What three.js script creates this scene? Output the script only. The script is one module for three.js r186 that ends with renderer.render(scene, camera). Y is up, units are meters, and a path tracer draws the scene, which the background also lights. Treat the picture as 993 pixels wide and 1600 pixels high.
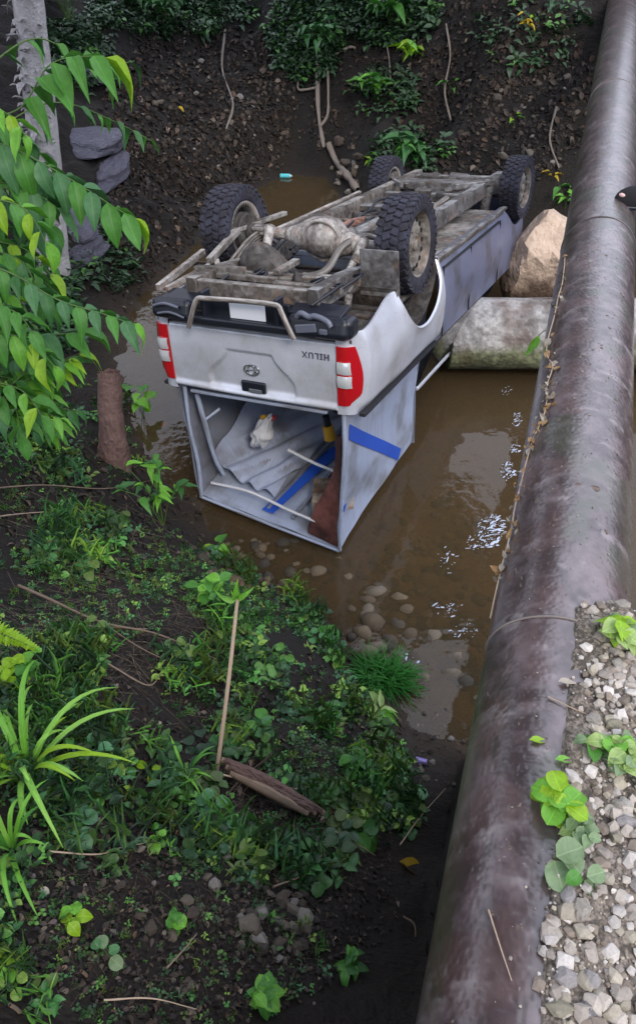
import * as THREE from 'three';
import { RoundedBoxGeometry } from 'three/addons/geometries/RoundedBoxGeometry.js';
import { mergeGeometries, mergeVertices } from 'three/addons/utils/BufferGeometryUtils.js';
import { ConvexGeometry } from 'three/addons/geometries/ConvexGeometry.js';
import { TextGeometry } from 'three/addons/geometries/TextGeometry.js';
import { FontLoader } from 'three/addons/loaders/FontLoader.js';

// ------------------------------------------------------------------ camera, sky, sun, exposure
const W = 635, HH = 1024;
const scene = new THREE.Scene();
const EYE = 4.15, PITCH = 43 * Math.PI / 180;
const camera = new THREE.PerspectiveCamera(69.65, W / HH, 0.05, 300);
camera.position.set(0, EYE, 0);
camera.rotation.set(-PITCH, 0, 0);
scene.add(camera);
const renderer = new THREE.WebGLRenderer({ antialias: true });
renderer.setSize(W, HH);
renderer.toneMapping = THREE.LinearToneMapping;
renderer.toneMappingExposure = 1.42;
renderer.shadowMap.enabled = true;
const SKYLEVEL = 1.0;
const sun = new THREE.DirectionalLight(0xfff2e0, 1.25);
sun.position.set(2.6, 7, 5.5).multiplyScalar(3.4);
sun.target.position.set(0.3, 0, -5);
sun.castShadow = true; sun.shadow.radius = 32;
sun.shadow.mapSize.set(2048, 2048);
Object.assign(sun.shadow.camera, { left: -14, right: 14, top: 14, bottom: -14, near: 1, far: 80 });
scene.add(sun); scene.add(sun.target);

// ------------------------------------------------------------------ random numbers, noise
function rng(seed) { let a = seed >>> 0; return () => { a = (a + 0x6D2B79F5) | 0; let t = Math.imul(a ^ (a >>> 15), 1 | a); t = (t + Math.imul(t ^ (t >>> 7), 61 | t)) ^ t; return ((t ^ (t >>> 14)) >>> 0) / 4294967296; }; }
const hash = (x, y, z) => { let h = Math.imul(x, 374761393) + Math.imul(y, 668265263) + Math.imul(z, 2147483647 - 5); h = Math.imul(h ^ (h >>> 13), 1274126177); return ((h ^ (h >>> 16)) >>> 0) / 4294967295; };
const sm = t => t * t * (3 - 2 * t);
const smooth = (a, b, x) => sm(Math.min(1, Math.max(0, (x - a) / (b - a))));
const lerp = (a, b, t) => a + (b - a) * t;
function noise(x, y, z = 0, p = 0) {
  const X = Math.floor(x), Y = Math.floor(y), Z = Math.floor(z), fx = sm(x - X), fy = sm(y - Y), fz = sm(z - Z);
  const w = p ? (i => ((i % p) + p) % p) : (i => i);
  const x0 = w(X), x1 = w(X + 1), y0 = w(Y), y1 = w(Y + 1);
  const a = lerp(lerp(hash(x0, y0, Z), hash(x1, y0, Z), fx), lerp(hash(x0, y1, Z), hash(x1, y1, Z), fx), fy);
  if (fz === 0) return a;
  const b = lerp(lerp(hash(x0, y0, Z + 1), hash(x1, y0, Z + 1), fx), lerp(hash(x0, y1, Z + 1), hash(x1, y1, Z + 1), fx), fy);
  return lerp(a, b, fz);
}
const fbm = (x, y, o = 4, p = 0, z = 0) => { let s = 0, a = 0.5, f = 1, n = 0; for (let i = 0; i < o; i++) { s += a * noise(x * f, y * f, z + i * 17, p ? p * f : 0); n += a; a *= 0.5; f *= 2; } return s / n; };

// the sky: an even overcast, a little brighter overhead, with soft cloud structure
{
  const w = 512, h = 256, d = new Float32Array(w * h * 4);
  for (let j = 0; j < h; j++) for (let i = 0; i < w; i++) {
    const el = ((j + 0.5) / h - 0.5) * Math.PI, s = Math.sin(el);
    const c = fbm(i / w * 8, j / h * 8, 4, 8);
    let v = s < 0 ? 0.25 : (0.5 + 0.62 * s) * (0.8 + 0.4 * c);
    v *= SKYLEVEL * 1.75;
    const k = (j * w + i) * 4; d[k] = v * 0.91; d[k + 1] = v * 0.97; d[k + 2] = v * 1.16; d[k + 3] = 1;
  }
  const t = new THREE.DataTexture(d, w, h, THREE.RGBAFormat, THREE.FloatType);
  t.mapping = THREE.EquirectangularReflectionMapping; t.magFilter = THREE.LinearFilter; t.minFilter = THREE.LinearFilter; t.wrapS = THREE.RepeatWrapping; t.needsUpdate = true;
  scene.background = t; scene.environment = t;
}

// ------------------------------------------------------------------ naming and small builders
const taken = new Map();
function numbered(n) { const k = taken.get(n) || 0; taken.set(n, k + 1); return k ? n + '_' + String(k).padStart(3, '0') : n; }
function thing(name, label, category, pos = [0, 0, 0], group) {
  const o = new THREE.Group(); o.name = numbered(name); o.position.set(...pos); scene.add(o);
  o.userData = { label, category }; if (group) o.userData.group = group;
  return o;
}
function part(name, geo, mat, parent, label) {
  const m = new THREE.Mesh(Array.isArray(geo) ? merge(geo) : geo, mat); m.name = parent === scene ? numbered(name) : name;
  m.castShadow = m.receiveShadow = true; parent.add(m); if (label) m.userData.label = label; return m;
}
function single(name, geo, mat, label, category, pos = [0, 0, 0], group) {
  const m = part(name, geo, mat, scene); m.position.set(...pos); m.userData = { label, category }; if (group) m.userData.group = group; return m;
}
function merge(list) {
  const out = list.map(g => { let q = g.index ? g.toNonIndexed() : g; for (const k of Object.keys(q.attributes)) if (!['position', 'normal', 'uv'].includes(k)) q.deleteAttribute(k); if (!q.attributes.uv) q.setAttribute('uv', new THREE.BufferAttribute(new Float32Array(q.attributes.position.count * 2), 2)); return q; });
  return out.length === 1 ? out[0] : mergeGeometries(out);
}
const V = (x, y, z) => new THREE.Vector3(x, y, z);
function boxUV(g, s = 1) {            // metric texture coordinates from the shape itself
  if (g.index) g = g.toNonIndexed();
  const p = g.attributes.position, n = g.attributes.normal, uv = new Float32Array(p.count * 2);
  for (let i = 0; i < p.count; i += 3) {
    let a = 0, b = 0, c = 0; for (let k = 0; k < 3; k++) { a += Math.abs(n.getX(i + k)); b += Math.abs(n.getY(i + k)); c += Math.abs(n.getZ(i + k)); }
    for (let k = 0; k < 3; k++) { const j = i + k, X = p.getX(j), Y = p.getY(j), Z = p.getZ(j); const q = a > b && a > c ? [Z, Y] : b > c ? [X, Z] : [X, Y]; uv[j * 2] = q[0] * s; uv[j * 2 + 1] = q[1] * s; }
  }
  g.setAttribute('uv', new THREE.BufferAttribute(uv, 2)); return g;
}
function box(x, y, z, w, h, d, r = 0.008, rot) { const g = new RoundedBoxGeometry(w, h, d, 2, Math.min(r, w / 2.1, h / 2.1, d / 2.1)); if (rot) g.applyMatrix4(new THREE.Matrix4().makeRotationFromEuler(new THREE.Euler(...rot))); g.translate(x, y, z); return boxUV(g); }
function bar(a, b, w, h = w, r = 0.006) {      // a rounded box between two points
  const A = V(...a), B = V(...b), L = A.distanceTo(B), g = new RoundedBoxGeometry(w, h, L, 2, Math.min(r, w / 2.1, h / 2.1));
  const m = new THREE.Matrix4().lookAt(B, A, Math.abs(B.y - A.y) / L > 0.95 ? V(1, 0, 0) : V(0, 1, 0)); g.applyMatrix4(m); g.translate((A.x + B.x) / 2, (A.y + B.y) / 2, (A.z + B.z) / 2); return boxUV(g);
}
function tube(pts, r, seg = 24, rad = 8, taper) {
  const c = new THREE.CatmullRomCurve3(pts.map(p => V(...p))), g = new THREE.TubeGeometry(c, seg, r, rad, false);
  if (taper !== undefined) { const p = g.attributes.position; for (let i = 0; i <= seg; i++) { const t = i / seg, o = c.getPointAt(t), k = typeof taper === 'function' ? taper(t) : lerp(1, taper, t); for (let j = 0; j <= rad; j++) { const q = i * (rad + 1) + j; p.setXYZ(q, o.x + (p.getX(q) - o.x) * k, o.y + (p.getY(q) - o.y) * k, o.z + (p.getZ(q) - o.z) * k); } } g.computeVertexNormals(); }
  return g;
}
function cyl(a, b, r, r2 = r, seg = 20) { const A = V(...a), B = V(...b), L = A.distanceTo(B), g = new THREE.CylinderGeometry(r2, r, L, seg); g.applyQuaternion(new THREE.Quaternion().setFromUnitVectors(V(0, 1, 0), B.clone().sub(A).divideScalar(L))); g.translate((A.x + B.x) / 2, (A.y + B.y) / 2, (A.z + B.z) / 2); return g; }
// a curved sheet with thickness: fn(u, v) -> [x, y, z]; the second skin lies th behind the first
function shell(nu, nv, fn, th = 0.012) {
  const P = [], I = [], UV = []; const at = (u, v) => V(...fn(u, v)); const e = 1e-3;
  for (let s = 0; s < 2; s++) for (let j = 0; j <= nv; j++) for (let i = 0; i <= nu; i++) {
    const u = i / nu, v = j / nv, p = at(u, v);
    if (s) { const du = at(Math.min(1, u + e), v).sub(at(Math.max(0, u - e), v)), dv = at(u, Math.min(1, v + e)).sub(at(u, Math.max(0, v - e))); const n = du.cross(dv).normalize(); p.addScaledVector(n, -th); }
    P.push(p.x, p.y, p.z); UV.push(u, v);
  }
  const N = (nu + 1) * (nv + 1), id = (i, j, s) => s * N + j * (nu + 1) + i;
  for (let j = 0; j < nv; j++) for (let i = 0; i < nu; i++) { const a = id(i, j, 0), b = id(i + 1, j, 0), c = id(i + 1, j + 1, 0), d = id(i, j + 1, 0); I.push(a, b, c, a, c, d); I.push(a + N, c + N, b + N, a + N, d + N, c + N); }
  const base = new THREE.BufferGeometry(); base.setAttribute('position', new THREE.Float32BufferAttribute(P, 3)); base.setAttribute('uv', new THREE.Float32BufferAttribute(UV, 2)); base.setIndex(I); base.computeVertexNormals();
  const R = [], rim = []; const q = k => [P[k * 3], P[k * 3 + 1], P[k * 3 + 2]];
  const quad = (a, b) => { const A = q(a), B = q(b), C = q(b + N), D = q(a + N); R.push(...A, ...C, ...B, ...A, ...D, ...C); };
  for (let i = 0; i < nu; i++) { quad(id(i, 0, 0), id(i + 1, 0, 0)); quad(id(i + 1, nv, 0), id(i, nv, 0)); }
  for (let j = 0; j < nv; j++) { quad(id(0, j + 1, 0), id(0, j, 0)); quad(id(nu, j, 0), id(nu, j + 1, 0)); }
  const g2 = new THREE.BufferGeometry(); g2.setAttribute('position', new THREE.Float32BufferAttribute(R, 3)); g2.computeVertexNormals();
  return boxUV(merge([base, g2]));
}

// ------------------------------------------------------------------ textures and materials
function tex(w, h, fn, srgb, rx = 1, ry = 1) {
  const d = new Uint8Array(w * h * 4);
  for (let j = 0; j < h; j++) for (let i = 0; i < w; i++) { const c = fn(i / w, j / h), k = (j * w + i) * 4; for (let q = 0; q < 3; q++) { let v = Math.max(0, Math.min(1, c[q])); if (srgb) v = v <= 0.0031308 ? v * 12.92 : 1.055 * Math.pow(v, 1 / 2.4) - 0.055; d[k + q] = v * 255; } d[k + 3] = 255; }
  const t = new THREE.DataTexture(d, w, h); t.wrapS = t.wrapT = THREE.RepeatWrapping; t.magFilter = THREE.LinearFilter; t.minFilter = THREE.LinearMipmapLinearFilter; t.generateMipmaps = true; if (srgb) t.colorSpace = THREE.SRGBColorSpace; t.repeat.set(rx, ry); t.needsUpdate = true; return t;
}
const mix3 = (a, b, t) => [lerp(a[0], b[0], t), lerp(a[1], b[1], t), lerp(a[2], b[2], t)];
const grey = v => [v, v, v];
const M = {};
const col = (r, g, b) => new THREE.Color().setRGB(r, g, b);
const std = (o) => new THREE.MeshStandardMaterial({ roughness: 0.8, side: THREE.DoubleSide, ...o });
const phy = (o) => new THREE.MeshPhysicalMaterial({ roughness: 0.5, side: THREE.DoubleSide, ...o });
const soilT = tex(1024, 1024, (u, v) => { const a = fbm(u * 6, v * 6, 5, 6), b = fbm(u * 40, v * 40, 3, 40), c = noise(u * 120, v * 120, 3, 120); let k = mix3([0.55, 0.5, 0.48], [1.25, 1.12, 1.0], a * 0.6 + b * 0.4); if (c > 0.86) k = mix3(k, [1.9, 1.8, 1.7], (c - 0.86) * 5); return k.map(x => x * 0.5); }, true);
const soilB = tex(1024, 1024, (u, v) => grey(0.5 * fbm(u * 16, v * 16, 4, 16) + 0.5 * fbm(u * 70, v * 70, 3, 70)));
M.soil = std({ vertexColors: true, map: soilT, bumpMap: soilB, bumpScale: 0.03, roughness: 0.92 });
const mudT = tex(512, 512, (u, v) => { const a = fbm(u * 5, v * 5, 5, 5), b = fbm(u * 30, v * 30, 3, 30); let k = mix3([0.07, 0.058, 0.05], [0.34, 0.322, 0.3], smooth(0.25, 0.75, a * 0.65 + b * 0.35)); k = mix3(k, [0.2, 0.11, 0.065], smooth(0.55, 0.8, fbm(u * 7, v * 7, 4, 7, 9)) * 0.5); return k; }, true);
const mudB = tex(512, 512, (u, v) => grey(fbm(u * 24, v * 24, 4, 24)));
M.mud = std({ map: mudT, bumpMap: mudB, bumpScale: 0.012, roughness: 0.93 });
M.mudDark = std({ map: mudT, color: col(0.42, 0.42, 0.43), bumpMap: mudB, bumpScale: 0.012, roughness: 0.9 });
M.mudPale = std({ map: mudT, color: col(1.5, 1.5, 1.52), bumpMap: mudB, bumpScale: 0.006, roughness: 0.85 });
M.mudGrey = std({ map: mudT, color: col(0.85, 0.9, 0.98), bumpMap: mudB, bumpScale: 0.008, roughness: 0.75 });
M.mudRed = std({ map: mudT, color: col(1.5, 0.95, 0.85), roughness: 0.9 });
const paintT = tex(1024, 1024, (u, v) => { const a = fbm(u * 4, v * 4, 5, 4), b = fbm(u * 40, v * 40, 3, 40), st = fbm(u * 48, v * 3, 4, 48, 7), m = fbm(u * 3, v * 3, 6, 3, 15), sp = noise(u * 160, v * 160, 5, 160); let k = mix3([0.72, 0.725, 0.75], [0.86, 0.865, 0.88], a * 0.7 + b * 0.3); k = mix3(k, [0.42, 0.37, 0.31], smooth(0.5, 0.78, m) * 0.4 * (0.5 + b)); k = mix3(k, [0.45, 0.42, 0.38], smooth(0.62, 0.85, st) * 0.14); if (sp > 0.93) k = mix3(k, [0.25, 0.2, 0.16], 0.6); return k; }, true);
const paintDirty = tex(1024, 1024, (u, v) => { const a = fbm(u * 4, v * 4, 5, 4, 3), b = fbm(u * 40, v * 40, 3, 40), st = fbm(u * 40, v * 3, 4, 40, 7), m = fbm(u * 3, v * 3, 6, 3, 25); let k = mix3([0.6, 0.62, 0.66], [0.84, 0.85, 0.88], a * 0.7 + b * 0.3); k = mix3(k, [0.3, 0.26, 0.21], smooth(0.42, 0.72, m) * 0.75); k = mix3(k, [0.36, 0.34, 0.33], smooth(0.5, 0.85, st) * 0.28); return k; }, true);
const paintR = tex(512, 512, (u, v) => grey(0.55 + 0.4 * fbm(u * 6, v * 6, 5, 6)));
M.silver = phy({ map: paintT, color: col(0.82, 0.85, 0.93), metalness: 0.35, roughness: 0.62, roughnessMap: paintR, clearcoat: 0.5, clearcoatRoughness: 0.22 });
M.silverDustyShaded = phy({ map: paintDirty, color: col(0.24, 0.255, 0.36), metalness: 0.2, roughness: 0.7, roughnessMap: paintR, clearcoat: 0.25, clearcoatRoughness: 0.35 });  // dusty silver paint, with the shade on the cab put into its dark bluish colour
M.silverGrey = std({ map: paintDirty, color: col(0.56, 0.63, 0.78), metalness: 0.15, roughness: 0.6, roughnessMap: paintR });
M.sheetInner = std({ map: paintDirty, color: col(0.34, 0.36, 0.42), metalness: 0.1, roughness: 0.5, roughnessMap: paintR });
M.black = std({ color: col(0.012, 0.014, 0.022), roughness: 0.38 });
M.blackMatt = std({ color: col(0.01, 0.01, 0.012), roughness: 0.9 });
M.rubber = std({ map: mudT, color: col(0.115, 0.125, 0.21), bumpMap: mudB, bumpScale: 0.004, roughness: 0.82 });
M.rim = std({ map: mudT, color: col(1.25, 1.25, 1.2), roughness: 0.7, metalness: 0.1 });
M.chrome = std({ color: col(0.38, 0.4, 0.43), metalness: 0.8, roughness: 0.22 });
M.redLens = phy({ color: col(0.45, 0.008, 0.014), roughness: 0.18, clearcoat: 0.8 });
M.clearLens = phy({ color: col(0.72, 0.74, 0.76), roughness: 0.15, metalness: 0.3, clearcoat: 0.8 });
M.tarp = std({ map: paintDirty, color: col(0.5, 0.56, 0.72), roughness: 0.55 });
M.seam = std({ color: col(0.02, 0.02, 0.025), roughness: 0.9 });
M.glassDark = phy({ color: col(0.015, 0.018, 0.02), roughness: 0.08, clearcoat: 0.6 });
M.blueTape = std({ color: col(0.02, 0.09, 0.5), roughness: 0.5 });
M.brownPanel = std({ map: mudT, color: col(0.55, 0.22, 0.2), roughness: 0.6 });
M.whitePlastic = std({ color: col(0.62, 0.63, 0.66), roughness: 0.45 });
M.yellow = std({ color: col(0.6, 0.33, 0.02), roughness: 0.5 });
M.cardboard = std({ map: mudT, color: col(1.15, 0.95, 0.75), roughness: 0.9 });
const plateT = tex(128, 64, (u, v) => { const bar = v > 0.25 && v < 0.68 && noise(u * 14, 1, 2) > 0.5 && noise(u * 30, v * 6, 5) > 0.3; return bar ? [0.36, 0.38, 0.45] : [0.72, 0.74, 0.8]; }, true);
M.plate = std({ map: plateT, roughness: 0.5 });
M.redHose = std({ color: col(0.42, 0.18, 0.14), roughness: 0.7 });
const rustT = tex(1024, 2048, (u, v) => {            // u round the pipe, v along it
  const a = fbm(u * 8, v * 16, 5, 8, 2), b = fbm(u * 40, v * 80, 3, 40), c = fbm(u * 5, v * 40, 4, 5, 9), d = noise(u * 128, v * 256, 1, 128);
  let k = mix3([0.046, 0.03, 0.03], [0.135, 0.1, 0.104], smooth(0.3, 0.7, a * 0.6 + b * 0.4));
  k = mix3(k, [0.3, 0.27, 0.27], smooth(0.52, 0.74, c) * 0.6 * smooth(0.35, 0.6, b)); k = mix3(k, [0.09, 0.05, 0.045], smooth(0.55, 0.7, fbm(u * 10, v * 20, 5, 10, 44)) * 0.45);
  k = mix3(k, [0.06, 0.065, 0.045], smooth(0.62, 0.75, fbm(u * 6, v * 9, 3, 6, 30)) * 0.6);
  if (d > 0.965 && b > 0.5) k = mix3(k, [0.36, 0.32, 0.3], 0.5); return k; }, true);
const rustR = tex(512, 1024, (u, v) => grey(0.35 + 0.5 * fbm(u * 12, v * 24, 5, 12, 4)));
const rustB = tex(1024, 2048, (u, v) => grey(0.6 * fbm(u * 20, v * 40, 5, 20) + 0.4 * noise(u * 128, v * 256, 7, 128)));
M.pipe = phy({ clearcoat: 1, clearcoatRoughness: 0.32, map: rustT, roughnessMap: rustR, bumpMap: rustB, bumpScale: 0.0035, roughness: 0.44, metalness: 0.0 });
const concT = tex(512, 512, (u, v) => { const a = fbm(u * 5, v * 5, 5, 5, 3), b = fbm(u * 28, v * 28, 4, 28); let k = mix3([0.17, 0.165, 0.155], [0.47, 0.46, 0.44], smooth(0.25, 0.75, a * 0.5 + b * 0.5)); k = mix3(k, [0.16, 0.12, 0.1], smooth(0.55, 0.75, fbm(u * 4, v * 4, 4, 4, 12)) * 0.75); return k; }, true);
M.concrete = std({ map: concT, bumpMap: mudB, bumpScale: 0.02, roughness: 0.9, vertexColors: true });
const rockT = tex(512, 512, (u, v) => { const a = fbm(u * 4, v * 4, 5, 4, 5), b = fbm(u * 36, v * 36, 3, 36); return mix3([0.55, 0.52, 0.5], [1, 0.98, 0.95], a * 0.6 + b * 0.4); }, true);
M.rock = std({ map: rockT, bumpMap: mudB, bumpScale: 0.02, roughness: 0.92, vertexColors: true });
const stoneMat = (r, g, b) => std({ map: rockT, color: col(r, g, b), bumpMap: mudB, bumpScale: 0.003, roughness: 0.9 });
M.stones = [stoneMat(0.46, 0.43, 0.385), stoneMat(0.38, 0.34, 0.3), stoneMat(0.54, 0.51, 0.48), stoneMat(0.27, 0.26, 0.27), stoneMat(0.4, 0.375, 0.29), stoneMat(0.44, 0.42, 0.42), stoneMat(0.29, 0.245, 0.2), stoneMat(0.66, 0.63, 0.59)];
M.bedStones = [stoneMat(0.14, 0.105, 0.065), stoneMat(0.19, 0.145, 0.09), stoneMat(0.1, 0.08, 0.055), stoneMat(0.21, 0.175, 0.13), stoneMat(0.07, 0.06, 0.045)];
M.slopeStones = [stoneMat(0.12, 0.1, 0.08), stoneMat(0.19, 0.165, 0.135), stoneMat(0.085, 0.07, 0.06), stoneMat(0.3, 0.28, 0.26)];
M.stoneInst = std({ map: rockT, roughness: 0.9 });
const barkT = tex(256, 512, (u, v) => { const a = fbm(u * 10, v * 5, 5, 5), b = noise(u * 4, v * 40, 3, 4); return mix3([0.3, 0.28, 0.27], [0.62, 0.6, 0.6], a * 0.7 + b * 0.3); }, true);
M.paleBark = std({ map: barkT, bumpMap: mudB, bumpScale: 0.01, roughness: 0.9 });
M.darkBark = std({ map: barkT, color: col(0.2, 0.16, 0.13), bumpMap: mudB, bumpScale: 0.02, roughness: 0.95 });
M.brownBark = std({ map: barkT, color: col(0.36, 0.23, 0.2), bumpMap: mudB, bumpScale: 0.02, roughness: 0.95 });
M.root = std({ map: barkT, color: col(0.45, 0.4, 0.35), roughness: 0.9 });
M.dryStick = std({ map: barkT, color: col(0.85, 0.68, 0.5), roughness: 0.8 });
M.dryTwig = std({ map: barkT, color: col(0.5, 0.38, 0.28), roughness: 0.9 });
M.stem = std({ color: col(0.07, 0.13, 0.03), roughness: 0.7 });
const leafT = tex(128, 256, (u, v) => { const c = Math.abs(u - 0.5), vein = Math.abs(((v * 14 + c * 6) % 1) - 0.5) < 0.07 ? 1.18 : 1; let k = (0.8 + 0.35 * fbm(u * 8, v * 16, 3)) * vein; if (c < 0.025) k *= 1.5; return grey(k * 0.75); }, true);
const leafMat = (r, g, b, t = 0.35) => phy({ map: leafT, color: col(r * 1.8, g * 1.75, b * 1.25), roughness: 0.5, transmission: t, thickness: 0, specularIntensity: 0.6 });
const leafMat2 = (r, g, b) => leafMat(r, g, b, 0.3);
M.lf = { fresh: leafMat(0.2, 0.42, 0.09), mid: leafMat(0.06, 0.2, 0.04), deep: leafMat(0.03, 0.115, 0.035), blue: leafMat(0.06, 0.17, 0.085), lime: leafMat(0.2, 0.36, 0.02), bright: leafMat(0.13, 0.34, 0.05), pale: leafMat(0.25, 0.36, 0.16), yellow: leafMat(0.45, 0.34, 0.03), gold: leafMat(0.32, 0.21, 0.02), grey: leafMat(0.16, 0.24, 0.17), dry: leafMat(0.27, 0.25, 0.29, 0.2), dryDim: leafMat(0.14, 0.125, 0.14, 0.1), dead: leafMat(0.16, 0.1, 0.06, 0.1) };
M.instLeaf = phy({ map: leafT, color: 0xffffff, roughness: 0.55, transmission: 0.3, thickness: 0 });
M.litter = std({ map: leafT, roughness: 0.9 });

// ------------------------------------------------------------------ the lie of the land
// the stream's outline in plan (x, z); the land rises away from it
const CH = [[-1.7, -5.6], [-2.1, -6.8], [-2.3, -8], [-1.95, -9.6], [-1.5, -10.7], [-1.0, -12.4], [-0.5, -13.1], [0.1, -12.9], [0.45, -11.7], [0.85, -10.7], [1.9, -10.1], [3.2, -9.8], [5, -9.3], [9, -8.6], [9.5, -5], [5, -3.2], [2.2, -2.4], [1.3, -2.2], [0.92, -2.35], [0.5, -2.85], [0.2, -3.35], [-0.4, -3.85], [-0.9, -4.5]];
function sdf(x, z) {
  let d = 1e9, inside = false;
  for (let i = 0, n = CH.length, j = n - 1; i < n; j = i++) {
    const [ax, az] = CH[j], [bx, bz] = CH[i], ex = bx - ax, ez = bz - az, wx = x - ax, wz = z - az;
    const t = Math.max(0, Math.min(1, (wx * ex + wz * ez) / (ex * ex + ez * ez))), qx = wx - ex * t, qz = wz - ez * t;
    d = Math.min(d, qx * qx + qz * qz);
    if ((az > z) !== (bz > z) && x < ax + (z - az) / (bz - az) * ex) inside = !inside;
  }
  return (inside ? -1 : 1) * Math.sqrt(d);
}
const PD = V(0.305, 0, -0.9523), PN = V(0.9523, 0, 0.305), PA = V(0.26, 2.36, 0.08), PR = 0.2;   // the big pipe's line
const alongPipe = (x, z) => (x - PA.x) * PD.x + (z - PA.z) * PD.z, besidePipe = (x, z) => (x - PA.x) * PN.x + (z - PA.z) * PN.z;
const GRAVEL = 2.56, WATER = -0.2;
function land(x, z) {                 // height without the small relief
  const d = sdf(x, z);
  
  const near = smooth(-6.2, -4.2, z), left = smooth(0.3, -1.4, x) * (1 - near);
  let s = lerp(lerp(1.15, 0.72, left), 0.8, near);
  const bank = smooth(-9, -6.5, z) * smooth(-1.5, -2.6, x) * (1 - near); s = lerp(s, 0.42, bank);
  let h = (d < 0 ? Math.max(lerp(-0.17, -0.11, near), lerp(0.3, 0.09, near) * d) : s * d * smooth(-0.25, 0.5, d)) - 0.2;
  const cap = lerp(lerp(6.5, 2.2, smooth(3.6, 6, x)), 2.45, near); if (h > cap - 0.5) { const e = h - cap + 0.5; h = cap - 0.5 + 0.5 * (1 - Math.exp(-e * 2)) + (near > 0.5 ? 0 : e * 0.15); }
  return { h, d };
}
function gravelTop(x, z) { const t = besidePipe(x, z), s = alongPipe(x, z); return GRAVEL - 2.3 * Math.max(0, s - 1.42 - 0.12 * noise(x * 6, z * 6, 5)) - 3.2 * Math.max(0, -t) - 40 * Math.max(0, -t - 0.1) + 0.02 * (noise(x * 9, z * 9, 4) - 0.5); }
function H(x, z) {
  const { h, d } = land(x, z), r = smooth(-0.3, 0.4, d), far = smooth(-6, -9, z);
  let y = h + r * (0.34 * (fbm(x * 0.9, z * 0.9, 3, 0, 3) - 0.5) * (1 + far) * smooth(0, 0.8, d) + 0.16 * (fbm(x * 3.1, z * 3.1, 3, 0, 8) - 0.5) * (1 + 0.6 * far)) + (0.25 + r) * 0.05 * (fbm(x * 11, z * 11, 3, 0, 11) - 0.5);
  { const ex = x - 1.75, ez = z + 12.2; y -= 1.1 * Math.exp(-(ex * ex / 0.35 + ez * ez / 0.5)); }
  y = Math.max(y, gravelTop(x, z) - 0.03 + 0.22 * (fbm(x * 5, z * 5, 3, 0, 14) - 0.5) * smooth(GRAVEL - 0.1, GRAVEL - 0.6, gravelTop(x, z)));
  return y;
}
// where a line of sight meets the land
const FOC = 1150;
function ray(u, v) { const a = (u - 496.5) / FOC, b = (800 - v) / FOC, c = Math.cos(PITCH), s = Math.sin(PITCH); return V(a, b * c - s, -b * s - c).normalize(); }
function hit(u, v, water) { const d = ray(u, v); let t = 0.3, p; for (let i = 0; i < 600; i++) { p = V(d.x * t, EYE + d.y * t, d.z * t); let g = H(p.x, p.z); if (water) g = Math.max(g, WATER); const e = p.y - g; if (e < 0.004) break; t += Math.max(0.004, e * 0.4); if (t > 40) break; } return p; }
const aim = (u, v, dist) => { const d = ray(u, v).multiplyScalar(dist); return V(d.x, EYE + d.y, d.z); };
const groundAt = (x, z) => V(x, H(x, z), z);
function slopeN(x, z, e = 0.06) { return V(H(x - e, z) - H(x + e, z), 2 * e, H(x, z - e) - H(x, z + e)).normalize(); }

{ // ground sheet: fine near the stream, coarse out to the distance
  const axis = (lo, hi, step, far) => { const a = []; for (let x = lo; x <= hi + 1e-6; x += step) a.push(x); let g = step, x = hi; while (x < far) { g *= 1.35; x += g; a.push(x); } g = step; x = lo; while (x > -far) { g *= 1.35; x -= g; a.unshift(x); } return a; };
  const X = axis(-6, 5, 0.045, 90), Z = axis(-16, 0.6, 0.045, 90), nx = X.length, nz = Z.length;
  const P = new Float32Array(nx * nz * 3), C = new Float32Array(nx * nz * 3), U = new Float32Array(nx * nz * 2), I = [];
  for (let j = 0; j < nz; j++) for (let i = 0; i < nx; i++) {
    const x = X[i], z = Z[j], k = j * nx + i, y = H(x, z); P.set([x, y, z], k * 3);
    U.set([x / 1.6 + 0.15 * y, z / 1.6 + 0.55 * y * lerp(-1, 1, smooth(-7, -4, z))], k * 2);
    const d = sdf(x, z), n1 = fbm(x * 1.3, z * 1.3, 4, 0, 21), n2 = fbm(x * 5, z * 5, 3, 0, 31);
    let c = mix3([0.012, 0.008, 0.006], [0.032, 0.022, 0.016], n1 * 0.6 + n2 * 0.4);
    const far = smooth(-8.5, -10.5, z); c = mix3(c, mix3([0.008, 0.0066, 0.006], [0.028, 0.021, 0.017], n1), far);  // far bank soil darkened, its shade put into the colour
    c = mix3(c, [0.07, 0.052, 0.034], smooth(0.45, 0.0, d) * (1 - far * 0.7) * 0.75);       // wet silt by the water
    c = mix3(c, mix3([0.2, 0.145, 0.08], [0.4, 0.3, 0.18], n2), smooth(0.05, -0.3, d) * lerp(0.55, 1, smooth(-8, -4, z)));
    if (gravelTop(x, z) - 0.04 > land(x, z).h) c = mix3(c, [0.3, 0.27, 0.23], smooth(GRAVEL - 0.25, GRAVEL - 0.05, y));
    C.set(c, k * 3);
  }
  for (let j = 0; j < nz - 1; j++) for (let i = 0; i < nx - 1; i++) { const a = j * nx + i; I.push(a, a + nx, a + 1, a + 1, a + nx, a + nx + 1); }
  const g = new THREE.BufferGeometry(); g.setAttribute('position', new THREE.BufferAttribute(P, 3)); g.setAttribute('color', new THREE.BufferAttribute(C, 3)); g.setAttribute('uv', new THREE.BufferAttribute(U, 2)); g.setIndex(I); g.computeVertexNormals();
  part('ground', g, M.soil, scene).userData = { kind: 'structure' };
}
const ground = scene.getObjectByName('ground');
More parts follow.
